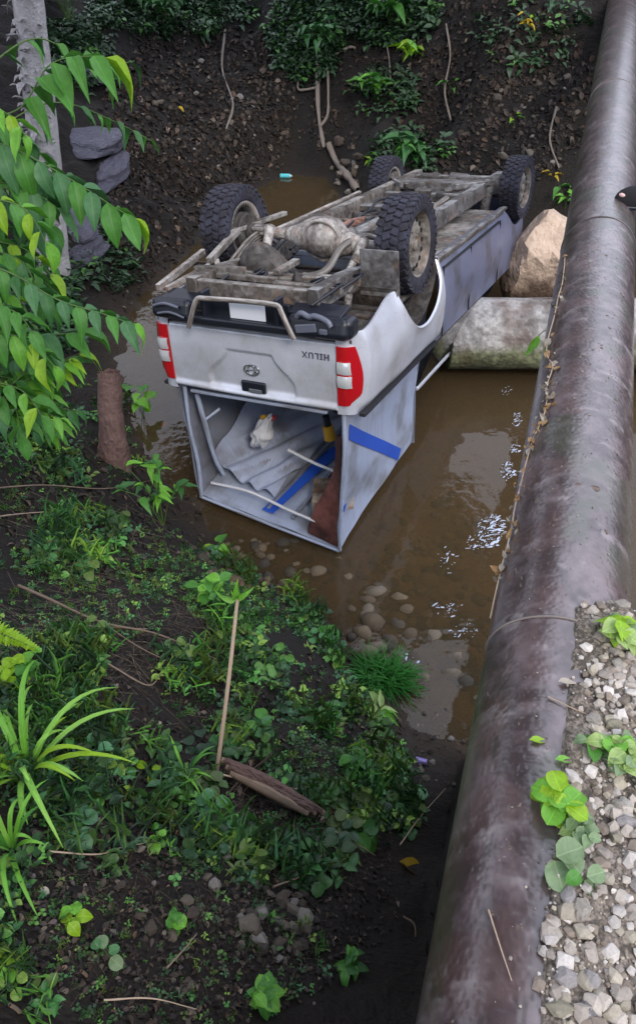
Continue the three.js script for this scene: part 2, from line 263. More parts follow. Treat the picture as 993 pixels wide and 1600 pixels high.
{ // stream water
  const rip = tex(512, 512, (u, v) => grey(0.6 * fbm(u * 6, v * 6, 3, 6, 4) + 0.4 * fbm(u * 20, v * 20, 3, 20, 9)));
  const g = new THREE.PlaneGeometry(14, 14, 1, 1); g.rotateX(-Math.PI / 2); g.translate(3.5, WATER, -7.5); boxUV(g, 0.5);
  const m = phy({ color: col(0.42, 0.32, 0.18), roughness: 0.05, transmission: 0.9, thickness: 0, ior: 1.33, bumpMap: rip, bumpScale: 0.007 });
  part('stream_water', boxUV(g, 0.5), m, scene).userData = { kind: 'structure' };
}

// ------------------------------------------------------------------ stones
function stoneGeo(seed, detail = 0) {
  const r = rng(seed), g = detail ? new THREE.IcosahedronGeometry(1, detail) : new THREE.DodecahedronGeometry(1, 0), p = g.attributes.position, ax = [0.75 + 0.5 * r(), 0.55 + 0.3 * r(), 0.8 + 0.5 * r()], o = r() * 50;
  for (let i = 0; i < p.count; i++) { const x = p.getX(i), y = p.getY(i), z = p.getZ(i), k = 0.72 + 0.6 * noise(x * 1.4 + o, y * 1.4 + 7, z * 1.4 + 3.3); p.setXYZ(i, x * k * ax[0], y * k * ax[1], z * k * ax[2]); }
  g.computeVertexNormals(); if (detail) { const q = p, n = g.attributes.normal; for (let i = 0; i < q.count; i++) { const v = V(q.getX(i) / ax[0], q.getY(i) / ax[1], q.getZ(i) / ax[2]).normalize(); n.setXYZ(i, v.x, v.y, v.z); } }
  return boxUV(g, 1.2);
}
function chip(seed) {                 // an angular stone: the hull of a handful of points
  const r = rng(seed), ax = [0.8 + 0.5 * r(), 0.5 + 0.3 * r(), 0.7 + 0.4 * r()], pts = [];
  for (let i = 0; i < 19; i++) { const y = 1 - 2 * (i + 0.5) / 19, a = i * 2.39996 + 0.9 * r(), q = Math.sqrt(1 - y * y), k = 0.78 + 0.3 * r(); pts.push(V(q * Math.cos(a) * k * ax[0], y * k * ax[1], q * Math.sin(a) * k * ax[2])); }
  return boxUV(new ConvexGeometry(pts), 1.2);
}
const STONES = [...Array(10)].map((_, i) => chip(40 + i)), ROUND = [...Array(7)].map((_, i) => stoneGeo(80 + i, 1));
const tmpM = new THREE.Matrix4(), tmpQ = new THREE.Quaternion();
const randQ = r => new THREE.Quaternion().setFromEuler(new THREE.Euler((r() - 0.5) * 1.2, r() * 6.28, (r() - 0.5) * 1.2));
function putStones(parent, list, geos, mats, r) { for (const [p, s] of list) { const m = part('stone', geos[Math.floor(r() * geos.length)], mats[Math.floor(r() * mats.length)], parent); m.position.copy(p); m.quaternion.copy(randQ(r)); m.scale.setScalar(s); } }
function instances(name, geo, mat, n, parent, fill) {
  const im = new THREE.InstancedMesh(geo, mat, n); im.name = parent === scene ? numbered(name) : name; im.userData = { kind: 'stuff' }; im.castShadow = im.receiveShadow = true;
  const o = { p: V(0, 0, 0), q: new THREE.Quaternion(), s: V(1, 1, 1), c: new THREE.Color(1, 1, 1) };
  for (let i = 0; i < n; i++) { fill(i, o); im.setMatrixAt(i, tmpM.compose(o.p, o.q, o.s)); im.setColorAt(i, o.c); }
  parent.add(im); return im;
}

{ // stones of the stream bed and its margins
  const r = rng(5), near = [];
  const bed = [];
  const place = (u, v, ru, rv, n, s0, s1, list, sink = 0.25) => { for (let i = 0; i < n; i++) { const a = r() * 6.283, q = Math.sqrt(r()), p = hit(u + ru * q * Math.cos(a), v + rv * q * Math.sin(a)); const s = lerp(s0, s1, Math.pow(r(), 2)); p.y += s * ((list === bed ? 0.3 : 0.55) - sink * 2 * r()); list.push([p, s]); } };
  place(640, 960, 100, 110, 150, 0.015, 0.075, bed); place(600, 930, 45, 50, 30, 0.02, 0.075, bed); place(740, 1000, 50, 90, 40, 0.025, 0.07, bed); place(700, 820, 60, 90, 25, 0.03, 0.07, bed); place(430, 880, 120, 40, 70, 0.02, 0.07, bed); place(620, 860, 110, 70, 40, 0.015, 0.06, bed);
  putStones(ground, bed, ROUND, M.bedStones, r);
  const sl = [];
  place(430, 1440, 70, 60, 40, 0.012, 0.045, sl); place(200, 1380, 190, 110, 45, 0.008, 0.03, sl); place(680, 1170, 60, 70, 30, 0.01, 0.03, sl); place(300, 1540, 260, 60, 30, 0.006, 0.02, sl); place(530, 1150, 100, 120, 25, 0.01, 0.026, sl);
  place(540, 260, 25, 45, 18, 0.05, 0.13, sl); place(810, 180, 90, 110, 28, 0.03, 0.1, sl); place(330, 180, 120, 90, 40, 0.03, 0.09, sl);
  putStones(ground, sl, STONES, M.slopeStones, r);
}
{ // gravel shoulder: a sheet of grit with the stones lying on it
  const g = new THREE.PlaneGeometry(1, 1, 70, 110), p = g.attributes.position;
  const at = (t, s) => ({ x: PA.x + PN.x * t + PD.x * s, z: PA.z + PN.z * t + PD.z * s });
  for (let i = 0; i < p.count; i++) { const t = -0.06 + (p.getX(i) + 0.5) * 1.6, s = -0.9 + (p.getY(i) + 0.5) * 2.6, q = at(t, s); p.setXYZ(i, q.x, gravelTop(q.x, q.z) + 0.012 * noise(q.x * 40, q.z * 40, 3), q.z); }
  g.computeVertexNormals();
  const bankT = tex(512, 512, (u, v) => { const a = noise(u * 64, v * 64, 4, 64), b = fbm(u * 8, v * 8, 4, 8), c = noise(u * 150, v * 150, 9, 150); return mix3([0.07, 0.058, 0.046], [0.27, 0.225, 0.185], smooth(0.3, 0.8, a * 0.4 + b * 0.3 + c * 0.3)); }, true);
  const bank = part('gravel_bank', boxUV(g, 2), std({ map: bankT, bumpMap: soilB, bumpScale: 0.01, roughness: 0.95 }), scene); bank.userData = { kind: 'structure' };
  const r = rng(17), spots = [];
  for (let i = 0; i < 16000; i++) {
    const s = -0.55 + 2.3 * r(), edge = -0.02 + 0.07 * (noise(s * 5, 3) - 0.4) + 0.1 * r() * r() + 0.09 * smooth(0.7, 1.3, s) * r() - (r() < 0.04 ? 0.06 : 0), t = edge + 0.95 * Math.pow(r(), 1.15);
    const q = at(t, s), size = lerp(0.003, 0.0245, Math.pow(r(), 5)), y = gravelTop(q.x, q.z) + size * 0.35 + (size < 0.012 ? 0.008 * r() : 0);
    if (t < 0.02 && y < PA.y + PR) continue;
    spots.push([V(q.x, y, q.z), size]);
  }
  spots.sort((a, b) => b[1] - a[1]);
  putStones(bank, spots.slice(0, 290), STONES, M.stones, r);
  const rest = spots.slice(290), tones = [[0.48, 0.44, 0.39], [0.36, 0.325, 0.29], [0.58, 0.55, 0.52], [0.24, 0.2, 0.165], [0.42, 0.385, 0.31]];
  instances('small_stones', STONES[2], M.stoneInst, rest.length, bank, (i, o) => { o.p.copy(rest[i][0]); o.q.copy(randQ(r)); o.s.setScalar(rest[i][1]); const c = tones[Math.floor(r() * 5)], k = 0.75 + 0.5 * r(); o.c.setRGB(c[0] * k, c[1] * k, c[2] * k); });
}

// ------------------------------------------------------------------ the big steel pipe, the concrete pipe, the boulder
const onPipe = (s, ang, lift = 0) => { const up = Math.cos(ang) * (PR + lift), side = Math.sin(ang) * (PR + lift); return V(PA.x + PD.x * s + PN.x * side, PA.y + up, PA.z + PD.z * s + PN.z * side); };
{
  const t = thing('steel_pipe', 'long thick rusty steel pipe spanning the stream beside the gravel', 'pipe', [PA.x, PA.y - PR, PA.z]);
  const L = 18, g = new THREE.CylinderGeometry(PR, PR, L, 72, 120, false); 
  { const p = g.attributes.position, n = g.attributes.normal; for (let i = 0; i < p.count; i++) { const x = p.getX(i), y = p.getY(i), z = p.getZ(i), a = Math.atan2(z, x), rr = Math.hypot(x, z); if (rr > PR * 0.9) { const k = 1 + 0.012 * (noise(a * 2 + 9, y * 1.3, 2) - 0.5) + 0.01 * (noise(Math.cos(a) * 5 + 9, y * 6, Math.sin(a) * 5 + 4.5) - 0.5); p.setX(i, x * k); p.setZ(i, z * k); } } }
  const uv = g.attributes.uv; for (let i = 0; i < uv.count; i++) uv.setY(i, uv.getY(i) * L / 2.5);
  g.applyQuaternion(new THREE.Quaternion().setFromUnitVectors(V(0, 1, 0), PD)); const c = V(0, PR, 0).addScaledVector(PD, L / 2 - 1.5); g.translate(c.x, c.y, c.z);
  part('pipe_wall', g, M.pipe, t);
  const ringAt = s => { const q = new THREE.TorusGeometry(PR + 0.001, 0.0035, 8, 72); q.applyQuaternion(new THREE.Quaternion().setFromUnitVectors(V(0, 0, 1), PD)); const o = V(0, PR, 0).addScaledVector(PD, s); q.translate(o.x, o.y, o.z); return q; };
  const dust = std({ map: concT, color: col(0.55, 0.48, 0.46), roughness: 0.9 });
  part('weld_seam', ringAt(1.42), dust, t); part('weld_seam', ringAt(7.6), dust, t); part('weld_seam', ringAt(4.4), M.pipe, t);
  { const r = rng(88), fl = []; for (let i = 0; i < 260; i++) { const s0 = r() < 0.7 ? 1.3 + 2.6 * r() : -0.6 + 9 * r(), a = -0.1 + 1.1 * (r() - 0.5) * 2, L = 0.003 + 0.012 * r() * r() * r(), g = STONES[i % 8].clone(); g.scale(L * (0.5 + r()), L * 0.1, L * (0.6 + 2 * r())); g.rotateZ(-a); const p = V(PN.x * Math.sin(a) * PR, PR + Math.cos(a) * PR, PN.z * Math.sin(a) * PR).addScaledVector(PD, s0); g.translate(p.x, p.y, p.z); fl.push(g); } part('rust_flakes', fl, std({ map: mudT, color: col(0.6, 0.5, 0.46), roughness: 0.95 }), t).userData.kind = 'stuff'; }
}
{
  const A = V(1.38, 0.21, -7.0), B = V(5.6, 0.25, -6.9), L = A.distanceTo(B), R0 = 0.37;
  const t = thing('concrete_pipe', 'short pale mossy concrete pipe lying across the stream beside the overturned truck', 'pipe', [A.x, 0, A.z]);
  const prof = [[0.3, 0], [R0 - 0.01, 0], [R0, 0.012], [R0, L / 4], [R0, L / 2], [R0, L * 0.75], [R0, L], [0.3, L], [0.3, 0]].map(p => new THREE.Vector2(...p));
  const pts = []; for (let i = 0; i < prof.length - 1; i++) { const n = i >= 2 && i <= 5 ? 12 : 1; for (let k = 0; k < n; k++) pts.push(prof[i].clone().lerp(prof[i + 1], k / n)); } pts.push(prof[prof.length - 1]);
  const g = new THREE.LatheGeometry(pts, 64); 
  g.applyQuaternion(new THREE.Quaternion().setFromUnitVectors(V(0, 1, 0), B.clone().sub(A).normalize()));
  const p = g.attributes.position, C = new Float32Array(p.count * 3), uv = g.attributes.uv;
  for (let i = 0; i < p.count; i++) { const x = p.getX(i), y = p.getY(i), z = p.getZ(i), k = 1 + 0.03 * (noise(x * 4, y * 6 + 5, z * 6 + 4) - 0.5); p.setY(i, y * k); p.setZ(i, z * k); const n = fbm(x * 3, z * 4 + y * 5, 4, 0, 5);
    const moss = smooth(0.2, -0.06, y + 0.45 * (n - 0.5)), wet = smooth(-0.1, -0.28, y + 0.2 * (n - 0.5)); let c = mix3([1.0, 0.99, 1.0], [0.56, 0.62, 0.36], moss); c = mix3(c, [0.4, 0.3, 0.27], smooth(0.5, 0.7, fbm(x * 4 + 3, z * 5 + y * 3, 4, 0, 15)) * smooth(0.02, 0.2, y) * 0.8); c = mix3(c, [0.12, 0.15, 0.08], wet * 0.9); C.set(c, i * 3); uv.setXY(i, x * 0.8, Math.atan2(z, y) * 0.3); }
  g.computeVertexNormals(); g.setAttribute('color', new THREE.BufferAttribute(C, 3)); 
  part('pipe_wall', g, M.concrete, t).position.y = A.y;
}
{
  const g = new THREE.IcosahedronGeometry(1, 5), p = g.attributes.position, C = new Float32Array(p.count * 3);
  const cuts = [[V(-0.05, 0.85, 0.5), 0.58], [V(0.75, 0.6, 0.1), 0.56], [V(-0.9, 0.25, 0.2), 0.8], [V(-0.2, -0.12, 1), 0.56], [V(0.6, 0.0, 0.8), 0.62], [V(-0.65, 0.7, -0.2), 0.74], [V(0.35, 0.85, 0.0), 0.66]]; cuts.forEach(c => c[0].normalize());
  for (let i = 0; i < p.count; i++) { const v = V(p.getX(i), p.getY(i), p.getZ(i)).normalize(); let k = 1; for (const [n, d] of cuts) { const q = v.dot(n); if (q > 0.01) k = Math.min(k, d / q); } k *= 1 + 0.14 * (fbm(v.x * 2 + 5, v.y * 2 + 5, 3, 0, 2.3) - 0.5) + 0.08 * (noise(v.x * 6 + 9, v.y * 6 + 9, v.z * 6 + 9) - 0.5); p.setXYZ(i, v.x * k * 0.55, v.y * k * 0.74, v.z * k * 0.52);
    const m = smooth(0.1, -0.35, v.y + 0.5 * (noise(v.x * 4 + 3, v.y * 4 + 3, v.z * 4 + 3) - 0.5)), c = mix3([0.7, 0.55, 0.43], [0.15, 0.1, 0.07], m); C.set(c, i * 3); }  // pale top and dark lower part: light from above put into the colour
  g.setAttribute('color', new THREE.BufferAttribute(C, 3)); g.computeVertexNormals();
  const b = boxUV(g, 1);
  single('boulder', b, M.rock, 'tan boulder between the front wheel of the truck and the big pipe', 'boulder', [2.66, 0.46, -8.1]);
}

// ------------------------------------------------------------------ the overturned pickup
// built in its own frame: origin on the rear axle, x to the right as seen from behind, y up as it lies (its underside), z to the rear
{
  const BASE = V(0, -1.45, -1.2);
  const truck = thing('pickup_truck', 'silver pickup truck lying upside down on its roof in the stream', 'pickup truck');
  const MT = new THREE.Matrix4().set(0.8937, -0.0472, -0.4462, 0.0178, 0.1198, 0.9834, 0.136, 1.6705, 0.4323, -0.175, 0.8846, -5.875, 0, 0, 0, 1);
  truck.quaternion.setFromRotationMatrix(MT); truck.position.copy(BASE.clone().applyMatrix4(MT));
  const PP = (name, list, mat, parent) => list.map(g => P(name, g, mat, parent));
  const toWorld = (x, y, z) => V(x, y, z).applyMatrix4(MT);
  const P = (name, geo, mat, parent = truck, label) => { const g = merge((Array.isArray(geo) ? geo : [geo])).clone(); g.translate(-BASE.x, -BASE.y, -BASE.z); return part(name, g, mat, parent, label); };
  // --- bed sides with wheel arch, quarter corner and rail
  const plan = [[0.70, 1.215], [0.77, 1.208], [0.825, 1.175], [0.865, 1.11], [0.88, 1.0], [0.885, 0.8], [0.885, 0.4], [0.885, 0], [0.885, -0.46]];
  const curve = new THREE.CatmullRomCurve3(plan.map(p => V(p[0], 0, p[1])), false, 'catmullrom', 0.2);
  const AR = 0.46, AY = -0.1, AZ = 0.07, low = z => { const a = Math.abs(z - AZ); const base = z > 0 ? lerp(-0.17, -0.27, smooth(0.5, 1.2, z)) : -0.16; if (a > AR + 0.06) return base; const arch = AY - Math.sqrt(Math.max(0, AR * AR - a * a)); const k = 0.06, q = Math.max(k - Math.abs(base - arch), 0) / k; return Math.min(base, arch) - q * q * k * 0.25; };
  const sideFn = s => (u, v) => { const c = curve.getPointAt(u), z = c.z, y0 = low(z), y = lerp(y0, -0.875, v); const prof = 0.045 * Math.sin(Math.PI * smooth(-0.95, -0.1, y)) - 0.05 * smooth(-0.35, -0.1, y) - 0.045 * smooth(-0.8, -0.88, y); const dA = Math.hypot(z - AZ, y - AY) - AR, fl = 0.03 * Math.exp(-Math.max(0, dA) / 0.04) * smooth(0.56, 0.42, Math.abs(z - AZ)); const flat = smooth(1.19, 1.1, z); const dent = 0.022 * (fbm(z * 2.6 + s * 3, y * 3.4 + 4, 3, 0, 12) - 0.5) * smooth(1.0, 0.8, z); return [s * (c.x + prof * flat + fl + dent), y, z]; };
  for (const s of [1, -1]) {
    P('bed_side', shell(150, 26, sideFn(s), -s * 0.02), M.silver);
    // rail cap along the top of the bed
    P('bed_rail', [bar([s * 0.86, -0.885, 1.15], [s * 0.86, -0.885, -0.43], 0.05, 0.03)], M.seam);
    // inner wheel house
    const wh = shell(20, 4, (u, v) => { const a = lerp(0.12, Math.PI - 0.12, u), R0 = 0.47; return [s * lerp(0.5, 0.87, v), AY - Math.sin(a) * R0, AZ + Math.cos(a) * R0]; }, 0.01);
    P('wheel_house', wh, M.mudDark);
  }
  // --- tailgate
  const tgFn = (u, v) => { const x = lerp(-0.70, 0.70, u), y = lerp(-0.335, -0.868, v); let z = 1.205 + 0.012 * Math.sin(Math.PI * u) + 0.016 * Math.sin(Math.PI * v);
    const hw = lerp(0.19, 0.36, smooth(-0.50, -0.72, y)); const ins = smooth(hw + 0.018, hw - 0.012, Math.abs(x)) * smooth(-0.485, -0.515, y) * smooth(-0.84, -0.76, y); z -= 0.024 * ins;
    z += 0.022 * smooth(-0.78, -0.83, y) - 0.05 * smooth(-0.835, -0.87, y); z -= 0.03 * smooth(-0.36, -0.335, y); z += 0.014 * (fbm(x * 2.8 + 5, y * 4 + 5, 3, 0, 18) - 0.5); return [x, y, z]; };
  const tg = P('tailgate', shell(130, 60, tgFn, -0.03), M.silver);
  P('handle', [box(0.015, -0.765, 1.222, 0.21, 0.09, 0.03, 0.04)], M.black, tg); P('handle_grip', box(0.035, -0.79, 1.238, 0.11, 0.032, 0.014, 0.006), std({ color: col(0.12, 0.13, 0.15), roughness: 0.4 }), tg);
  const ring = (rx, ry, x, y, w) => { const g = new THREE.TorusGeometry(1, w, 8, 40); g.scale(rx, ry, 0.012 / w / 2); g.translate(x, y, 1.215); return boxUV(g); };
  P('emblem', [ring(0.062, 0.042, 0.005, -0.635, 0.14), ring(0.027, 0.04, 0.005, -0.635, 0.22), ring(0.045, 0.02, 0.005, -0.652, 0.28)], M.chrome, tg).userData.kind = 'stuff';
  { const font = await new FontLoader().loadAsync('fonts/droid/droid_sans_bold.typeface.json');
    const tgx = new TextGeometry('HILUX', { font, size: 0.046, depth: 0.006, curveSegments: 3 }); tgx.computeBoundingBox(); const b = tgx.boundingBox; tgx.translate(-(b.max.x + b.min.x) / 2, -(b.max.y + b.min.y) / 2, 0); tgx.scale(1.15, 1, 1); tgx.rotateZ(Math.PI); tgx.translate(0.545, -0.455, 1.218);
    P('lettering', boxUV(tgx), std({ color: col(0.1, 0.105, 0.13), roughness: 0.4, metalness: 0.2 }), tg); }
  PP('gate_gap', [box(-0.702, -0.6, 1.2, 0.008, 0.54, 0.02, 0.003), box(0.702, -0.6, 1.2, 0.008, 0.54, 0.02, 0.003), box(0, -0.328, 1.195, 1.4, 0.012, 0.02, 0.003)], M.seam);
  // --- tail lights
  for (const s of [1, -1]) {
    const lightFn = (u, v) => { const y = lerp(-0.365, -0.8, v), w = 0.19 + 0.092 * (0.72 + 0.42 * Math.sin(Math.PI * Math.min(1, 0.12 + v * 0.62)) - 0.45 * smooth(0.8, 1, v)); const c = curve.getPointAt(0.004 + (w - 0.19) * u * 0.88); const t = curve.getTangentAt(0.004 + (w - 0.19) * u * 0.88); const prof = 0.045 * Math.sin(Math.PI * smooth(-0.95, -0.1, y)) * smooth(1.19, 1.1, c.z); const e = 0.014 * Math.sin(Math.PI * Math.min(1, u * 1.02 + 0.01)) * Math.pow(Math.sin(Math.PI * (0.02 + 0.96 * v)), 0.4) + 0.012; return [s * (c.x + prof - t.z * e), y, c.z + t.x * e]; };
    const tl = P('tail_light', shell(14, 20, lightFn, -s * 0.015), M.redLens);
    const lensFn = (v0, v1) => (u, v) => { const q = lightFn(0.02 + u * 0.6, lerp(v0, v1, v)); q[2] += 0.012 + 0.008 * Math.sin(Math.PI * v); q[0] += s * 0.006; return q; };
    P('clear_lens', shell(8, 5, lensFn(0.24, 0.44), -s * 0.012), M.clearLens, tl); P('clear_lens', shell(8, 5, lensFn(0.47, 0.67), -s * 0.012), M.clearLens, tl);
  }
  // --- rear bumper, plate and welded guard
  const bm = P('rear_bumper', [box(0, -0.27, 1.25, 1.2, 0.06, 0.12, 0.02), box(0, -0.2, 1.2, 0.72, 0.16, 0.04), box(0.6, -0.235, 1.24, 0.46, 0.15, 0.14, 0.05, [-0.25, 0.05, 0]), box(0.79, -0.23, 1.2, 0.12, 0.15, 0.16, 0.05), box(-0.6, -0.225, 1.24, 0.36, 0.15, 0.13, 0.05, [-0.25, -0.08, 0]), box(-0.72, -0.22, 1.2, 0.12, 0.14, 0.16, 0.05), box(0.56, -0.15, 1.16, 0.4, 0.03, 0.16, 0.01, [0.2, 0, 0]), box(-0.56, -0.15, 1.16, 0.3, 0.03, 0.16, 0.01, [0.2, 0, 0]), box(0.3, -0.16, 1.25, 0.03, 0.2, 0.1, 0.01), box(-0.3, -0.16, 1.25, 0.03, 0.2, 0.1, 0.01)], M.black);
  P('step_pad', [tube([[0.46, -0.16, 1.3], [0.5, -0.13, 1.31], [0.56, -0.15, 1.31], [0.6, -0.14, 1.31], [0.7, -0.17, 1.315], [0.72, -0.2, 1.315]], 0.02, 30, 6), box(0.53, -0.23, 1.312, 0.16, 0.06, 0.02, 0.01, [0, 0, 0.15]), box(0.66, -0.24, 1.312, 0.06, 0.04, 0.02, 0.01), tube([[-0.74, -0.2, 1.3], [-0.62, -0.17, 1.315], [-0.5, -0.19, 1.315]], 0.012, 16, 6), tube([[-0.7, -0.25, 1.31], [-0.58, -0.23, 1.32], [-0.46, -0.26, 1.315]], 0.01, 16, 6)], std({ color: col(0.12, 0.13, 0.17), roughness: 0.4 }), bm);
  P('licence_plate', box(0.05, -0.175, 1.262, 0.29, 0.125, 0.008, 0.004), M.plate, bm);
  P('bumper_guard', [tube([[-0.42, -0.32, 1.33], [-0.38, -0.24, 1.34], [-0.33, -0.13, 1.335], [-0.305, -0.1, 1.33], [-0.25, -0.095, 1.33], [0.3, -0.085, 1.33], [0.345, -0.095, 1.33], [0.365, -0.13, 1.335], [0.41, -0.22, 1.34], [0.445, -0.31, 1.33]], 0.018, 80, 10)], M.mudPale, bm);
  PP('bumper_bracket', [bar([-0.8, -0.12, 1.14], [-0.86, -0.03, 0.42], 0.04, 0.05), bar([-0.72, -0.13, 1.14], [-0.62, -0.06, 0.7], 0.04, 0.05)], M.mudPale);
  // --- chassis
  const rail = s => { const y = z => -0.1 - 0.1 * Math.exp(-z * z / 0.16) + 0.02 * (z < -0.6 ? 1 : 0), pts = [1.12, 0.7, 0.4, 0.15, 0, -0.15, -0.4, -0.7, -1.2, -2, -2.8, -3.7]; const o = []; for (let i = 0; i < pts.length - 1; i++) o.push(bar([s * 0.5, y(pts[i]), pts[i] + 0.01], [s * 0.5, y(pts[i + 1]), pts[i + 1] - 0.01], 0.085, 0.15)); return o; };
  for (const s of [1, -1]) P('chassis_rail', rail(s), s > 0 ? M.mudGrey : M.mud);
  for (const [z, y, w, h] of [[1.08, -0.1, 0.07, 0.12], [0.62, -0.14, 0.06, 0.1], [-0.62, -0.12, 0.08, 0.1], [-1.25, -0.12, 0.06, 0.08], [-1.9, -0.1, 0.14, 0.06], [-2.55, -0.1, 0.1, 0.08], [-3.05, -0.06, 0.2, 0.09], [-3.5, -0.08, 0.1, 0.1]]) P('cross_member', box(0, y, z, 1.0, h, w, 0.015), z < -1.5 ? M.mudGrey : M.mud);
  P('bed_floor', [box(0, -0.335, 0.42, 1.62, 0.03, 1.55, 0.008), ...[...Array(9)].map((_, i) => box(0, -0.31, 1.1 - i * 0.18, 1.5, 0.03, 0.06, 0.01))], M.mudDark);
  P('cab_floor', [box(0, -0.24, -1.55, 1.66, 0.03, 2.2, 0.01), box(0, -0.2, -1.5, 0.34, 0.1, 2.1, 0.04), box(-0.3, -0.21, -1.4, 0.12, 0.05, 1.5, 0.02)], M.mud);
  P('engine_shield', [box(0, -0.2, -3.1, 0.9, 0.03, 0.9, 0.01, [0.05, 0, 0]), box(0, -0.25, -3.75, 1.3, 0.06, 0.3, 0.02)], M.mudGrey);
  const ax = P('rear_axle', [cyl([-0.72, 0.07, 0], [0.05, 0.03, 0], 0.045), cyl([0.68, -0.02, 0], [0.05, 0.03, 0], 0.045), cyl([-0.3, 0.05, 0], [-0.06, 0.04, 0], 0.05, 0.13), cyl([0.38, 0.0, 0], [0.14, 0.01, 0], 0.05, 0.13)], M.mudPale);
  { const g = new THREE.SphereGeometry(0.185, 32, 20); const p = g.attributes.position; for (let i = 0; i < p.count; i++) { const x = p.getX(i); const rib = 1 + 0.025 * Math.cos(x * 70); p.setXYZ(i, x * 0.98, p.getY(i) * 0.86 * rib, p.getZ(i) * 0.98 * rib); } g.computeVertexNormals(); g.translate(0.05, 0.04, -0.02);
    P('differential', [boxUV(g), cyl([0.05, 0.0, -0.15], [0.06, -0.04, -0.42], 0.11, 0.06)], M.mudPale, ax); const fl = new THREE.TorusGeometry(0.165, 0.018, 8, 32); fl.rotateX(0.2); fl.translate(0.05, 0.03, 0.06); P('differential_flange', boxUV(fl), M.mudPale, ax); }
  P('drive_shaft', [cyl([0.06, -0.04, -0.4], [0.03, -0.08, -1.9], 0.04), cyl([0.06, -0.04, -0.38], [0.06, -0.04, -0.5], 0.06), cyl([0.03, -0.08, -1.8], [0.0, -0.09, -2.4], 0.05)], M.mudGrey);
  for (const s of [1, -1]) { const yo = s < 0 ? 0.06 : 0; P('leaf_spring', [0, 1, 2, 3].map(i => tube([[s * 0.55, -0.18 + yo - i * 0.004, 0.66 - i * 0.13], [s * 0.55, -0.02 + yo - i * 0.022, 0.2 - i * 0.02], [s * 0.55, -0.0 + yo - i * 0.022, 0], [s * 0.55, -0.03 + yo - i * 0.022, -0.2 + i * 0.02], [s * 0.55, -0.17 + yo - i * 0.004, -0.66 + i * 0.13]], 0.014, 24, 6)).concat([box(s * 0.55, 0.03 + yo, 0, 0.1, 0.03, 0.14), cyl([s * 0.55, -0.18 + yo, 0.66], [s * 0.55, -0.28, 0.7], 0.03)]), M.mud); P('shock_absorber', [cyl([s * 0.42, 0.02 + yo, 0.1], [s * 0.36, -0.2, 0.38], 0.028), cyl([s * 0.42, 0.06 + yo, 0.06], [s * 0.4, -0.08, 0.22], 0.038)], M.mudPale); }
  // fittings between axle and bumper
  P('fuel_can_tank', [(() => { const g = new THREE.CapsuleGeometry(0.16, 0.22, 6, 20); g.rotateZ(0.9); g.translate(-0.22, -0.14, 0.46); return boxUV(g); })()], M.mudDark);
  P('exhaust_pipe', [tube([[0.3, -0.06, -2.4], [0.32, -0.08, -1.4], [0.3, -0.12, -0.7], [0.3, 0.02, -0.2], [0.28, 0.02, 0.2], [0.25, -0.1, 0.5], [-0.25, -0.1, 0.72], [-0.5, -0.06, 0.62]], 0.028, 80, 10), (() => { const g = new THREE.CapsuleGeometry(0.085, 0.5, 6, 18); g.rotateX(Math.PI / 2); g.translate(0.32, -0.12, -1.5); return boxUV(g); })()], M.mud);
  PP('tow_bar', [bar([-0.62, -0.02, 0.7], [-0.7, 0.09, 0.1], 0.05, 0.05), bar([-0.72, 0.09, 0.32], [-0.6, 0.1, -0.52], 0.05, 0.035), bar([-0.66, -0.05, 0.82], [-0.2, -0.02, 0.86], 0.06, 0.05), bar([-0.4, -0.05, 0.92], [0.1, -0.06, 0.9], 0.05, 0.04), bar([0.02, -0.04, 0.78], [0.05, -0.02, 0.5], 0.06, 0.04), bar([-0.62, -0.04, 0.6], [-0.46, -0.2, 0.78], 0.045, 0.045), bar([0.1, -0.07, 0.96], [0.62, -0.08, 0.92], 0.06, 0.05), bar([0.12, -0.12, 0.56], [0.6, -0.12, 0.56], 0.05, 0.06), bar([-0.1, -0.12, 1.0], [0.5, -0.12, 1.02], 0.03, 0.06)], M.mud);
  { const r = rng(77), o = []; for (let i = 0; i < 26; i++) { const x = -0.6 + 1.2 * r(), z = 0.45 + 0.6 * r(); o.push(box(x, -0.2 + 0.09 * r(), z, 0.03 + 0.16 * r(), 0.02 + 0.06 * r(), 0.03 + 0.12 * r(), 0.01, [r() - 0.5, r() * 3, r() - 0.5])); } for (let i = 0; i < 30; i++) { const x = -0.42 + 0.84 * r(), z = -0.7 - 2.9 * r(); o.push(box(x, -0.16 + 0.1 * r(), z, 0.04 + 0.2 * r(), 0.03 + 0.08 * r(), 0.06 + 0.3 * r(), 0.015, [0.4 * (r() - 0.5), r() * 0.8, 0.4 * (r() - 0.5)])); } P('underbody_fittings', o, M.mudDark).userData.kind = 'stuff'; const h = []; for (let i = 0; i < 9; i++) { const x = -0.4 + 0.8 * r(), z = -0.5 - 2.2 * r(); h.push(tube([[x, -0.06, z], [x + 0.1 * (r() - 0.5), -0.03, z + 0.3], [x + 0.2 * (r() - 0.5), -0.1, z + 0.7]], 0.012, 16, 6)); } for (let i = 0; i < 7; i++) { const x = -0.5 + r(), z = 0.5 + 0.4 * r(); h.push(tube([[x, -0.1, z], [x + 0.15, -0.04, z + 0.1], [x + 0.3 * (r() - 0.3), -0.12, z + 0.3]], 0.011, 16, 6)); } P('brake_lines', h, M.black).userData.kind = 'stuff'; }
  P('red_hose', tube([[-0.32, -0.14, -0.9], [-0.2, -0.08, -1.1], [-0.02, -0.1, -1.35], [0.1, -0.16, -1.6]], 0.04, 24, 8), M.mudRed);
  P('fuel_tank', [box(-0.68, -0.16, -1.1, 0.26, 0.14, 0.9, 0.05)], M.mudDark);
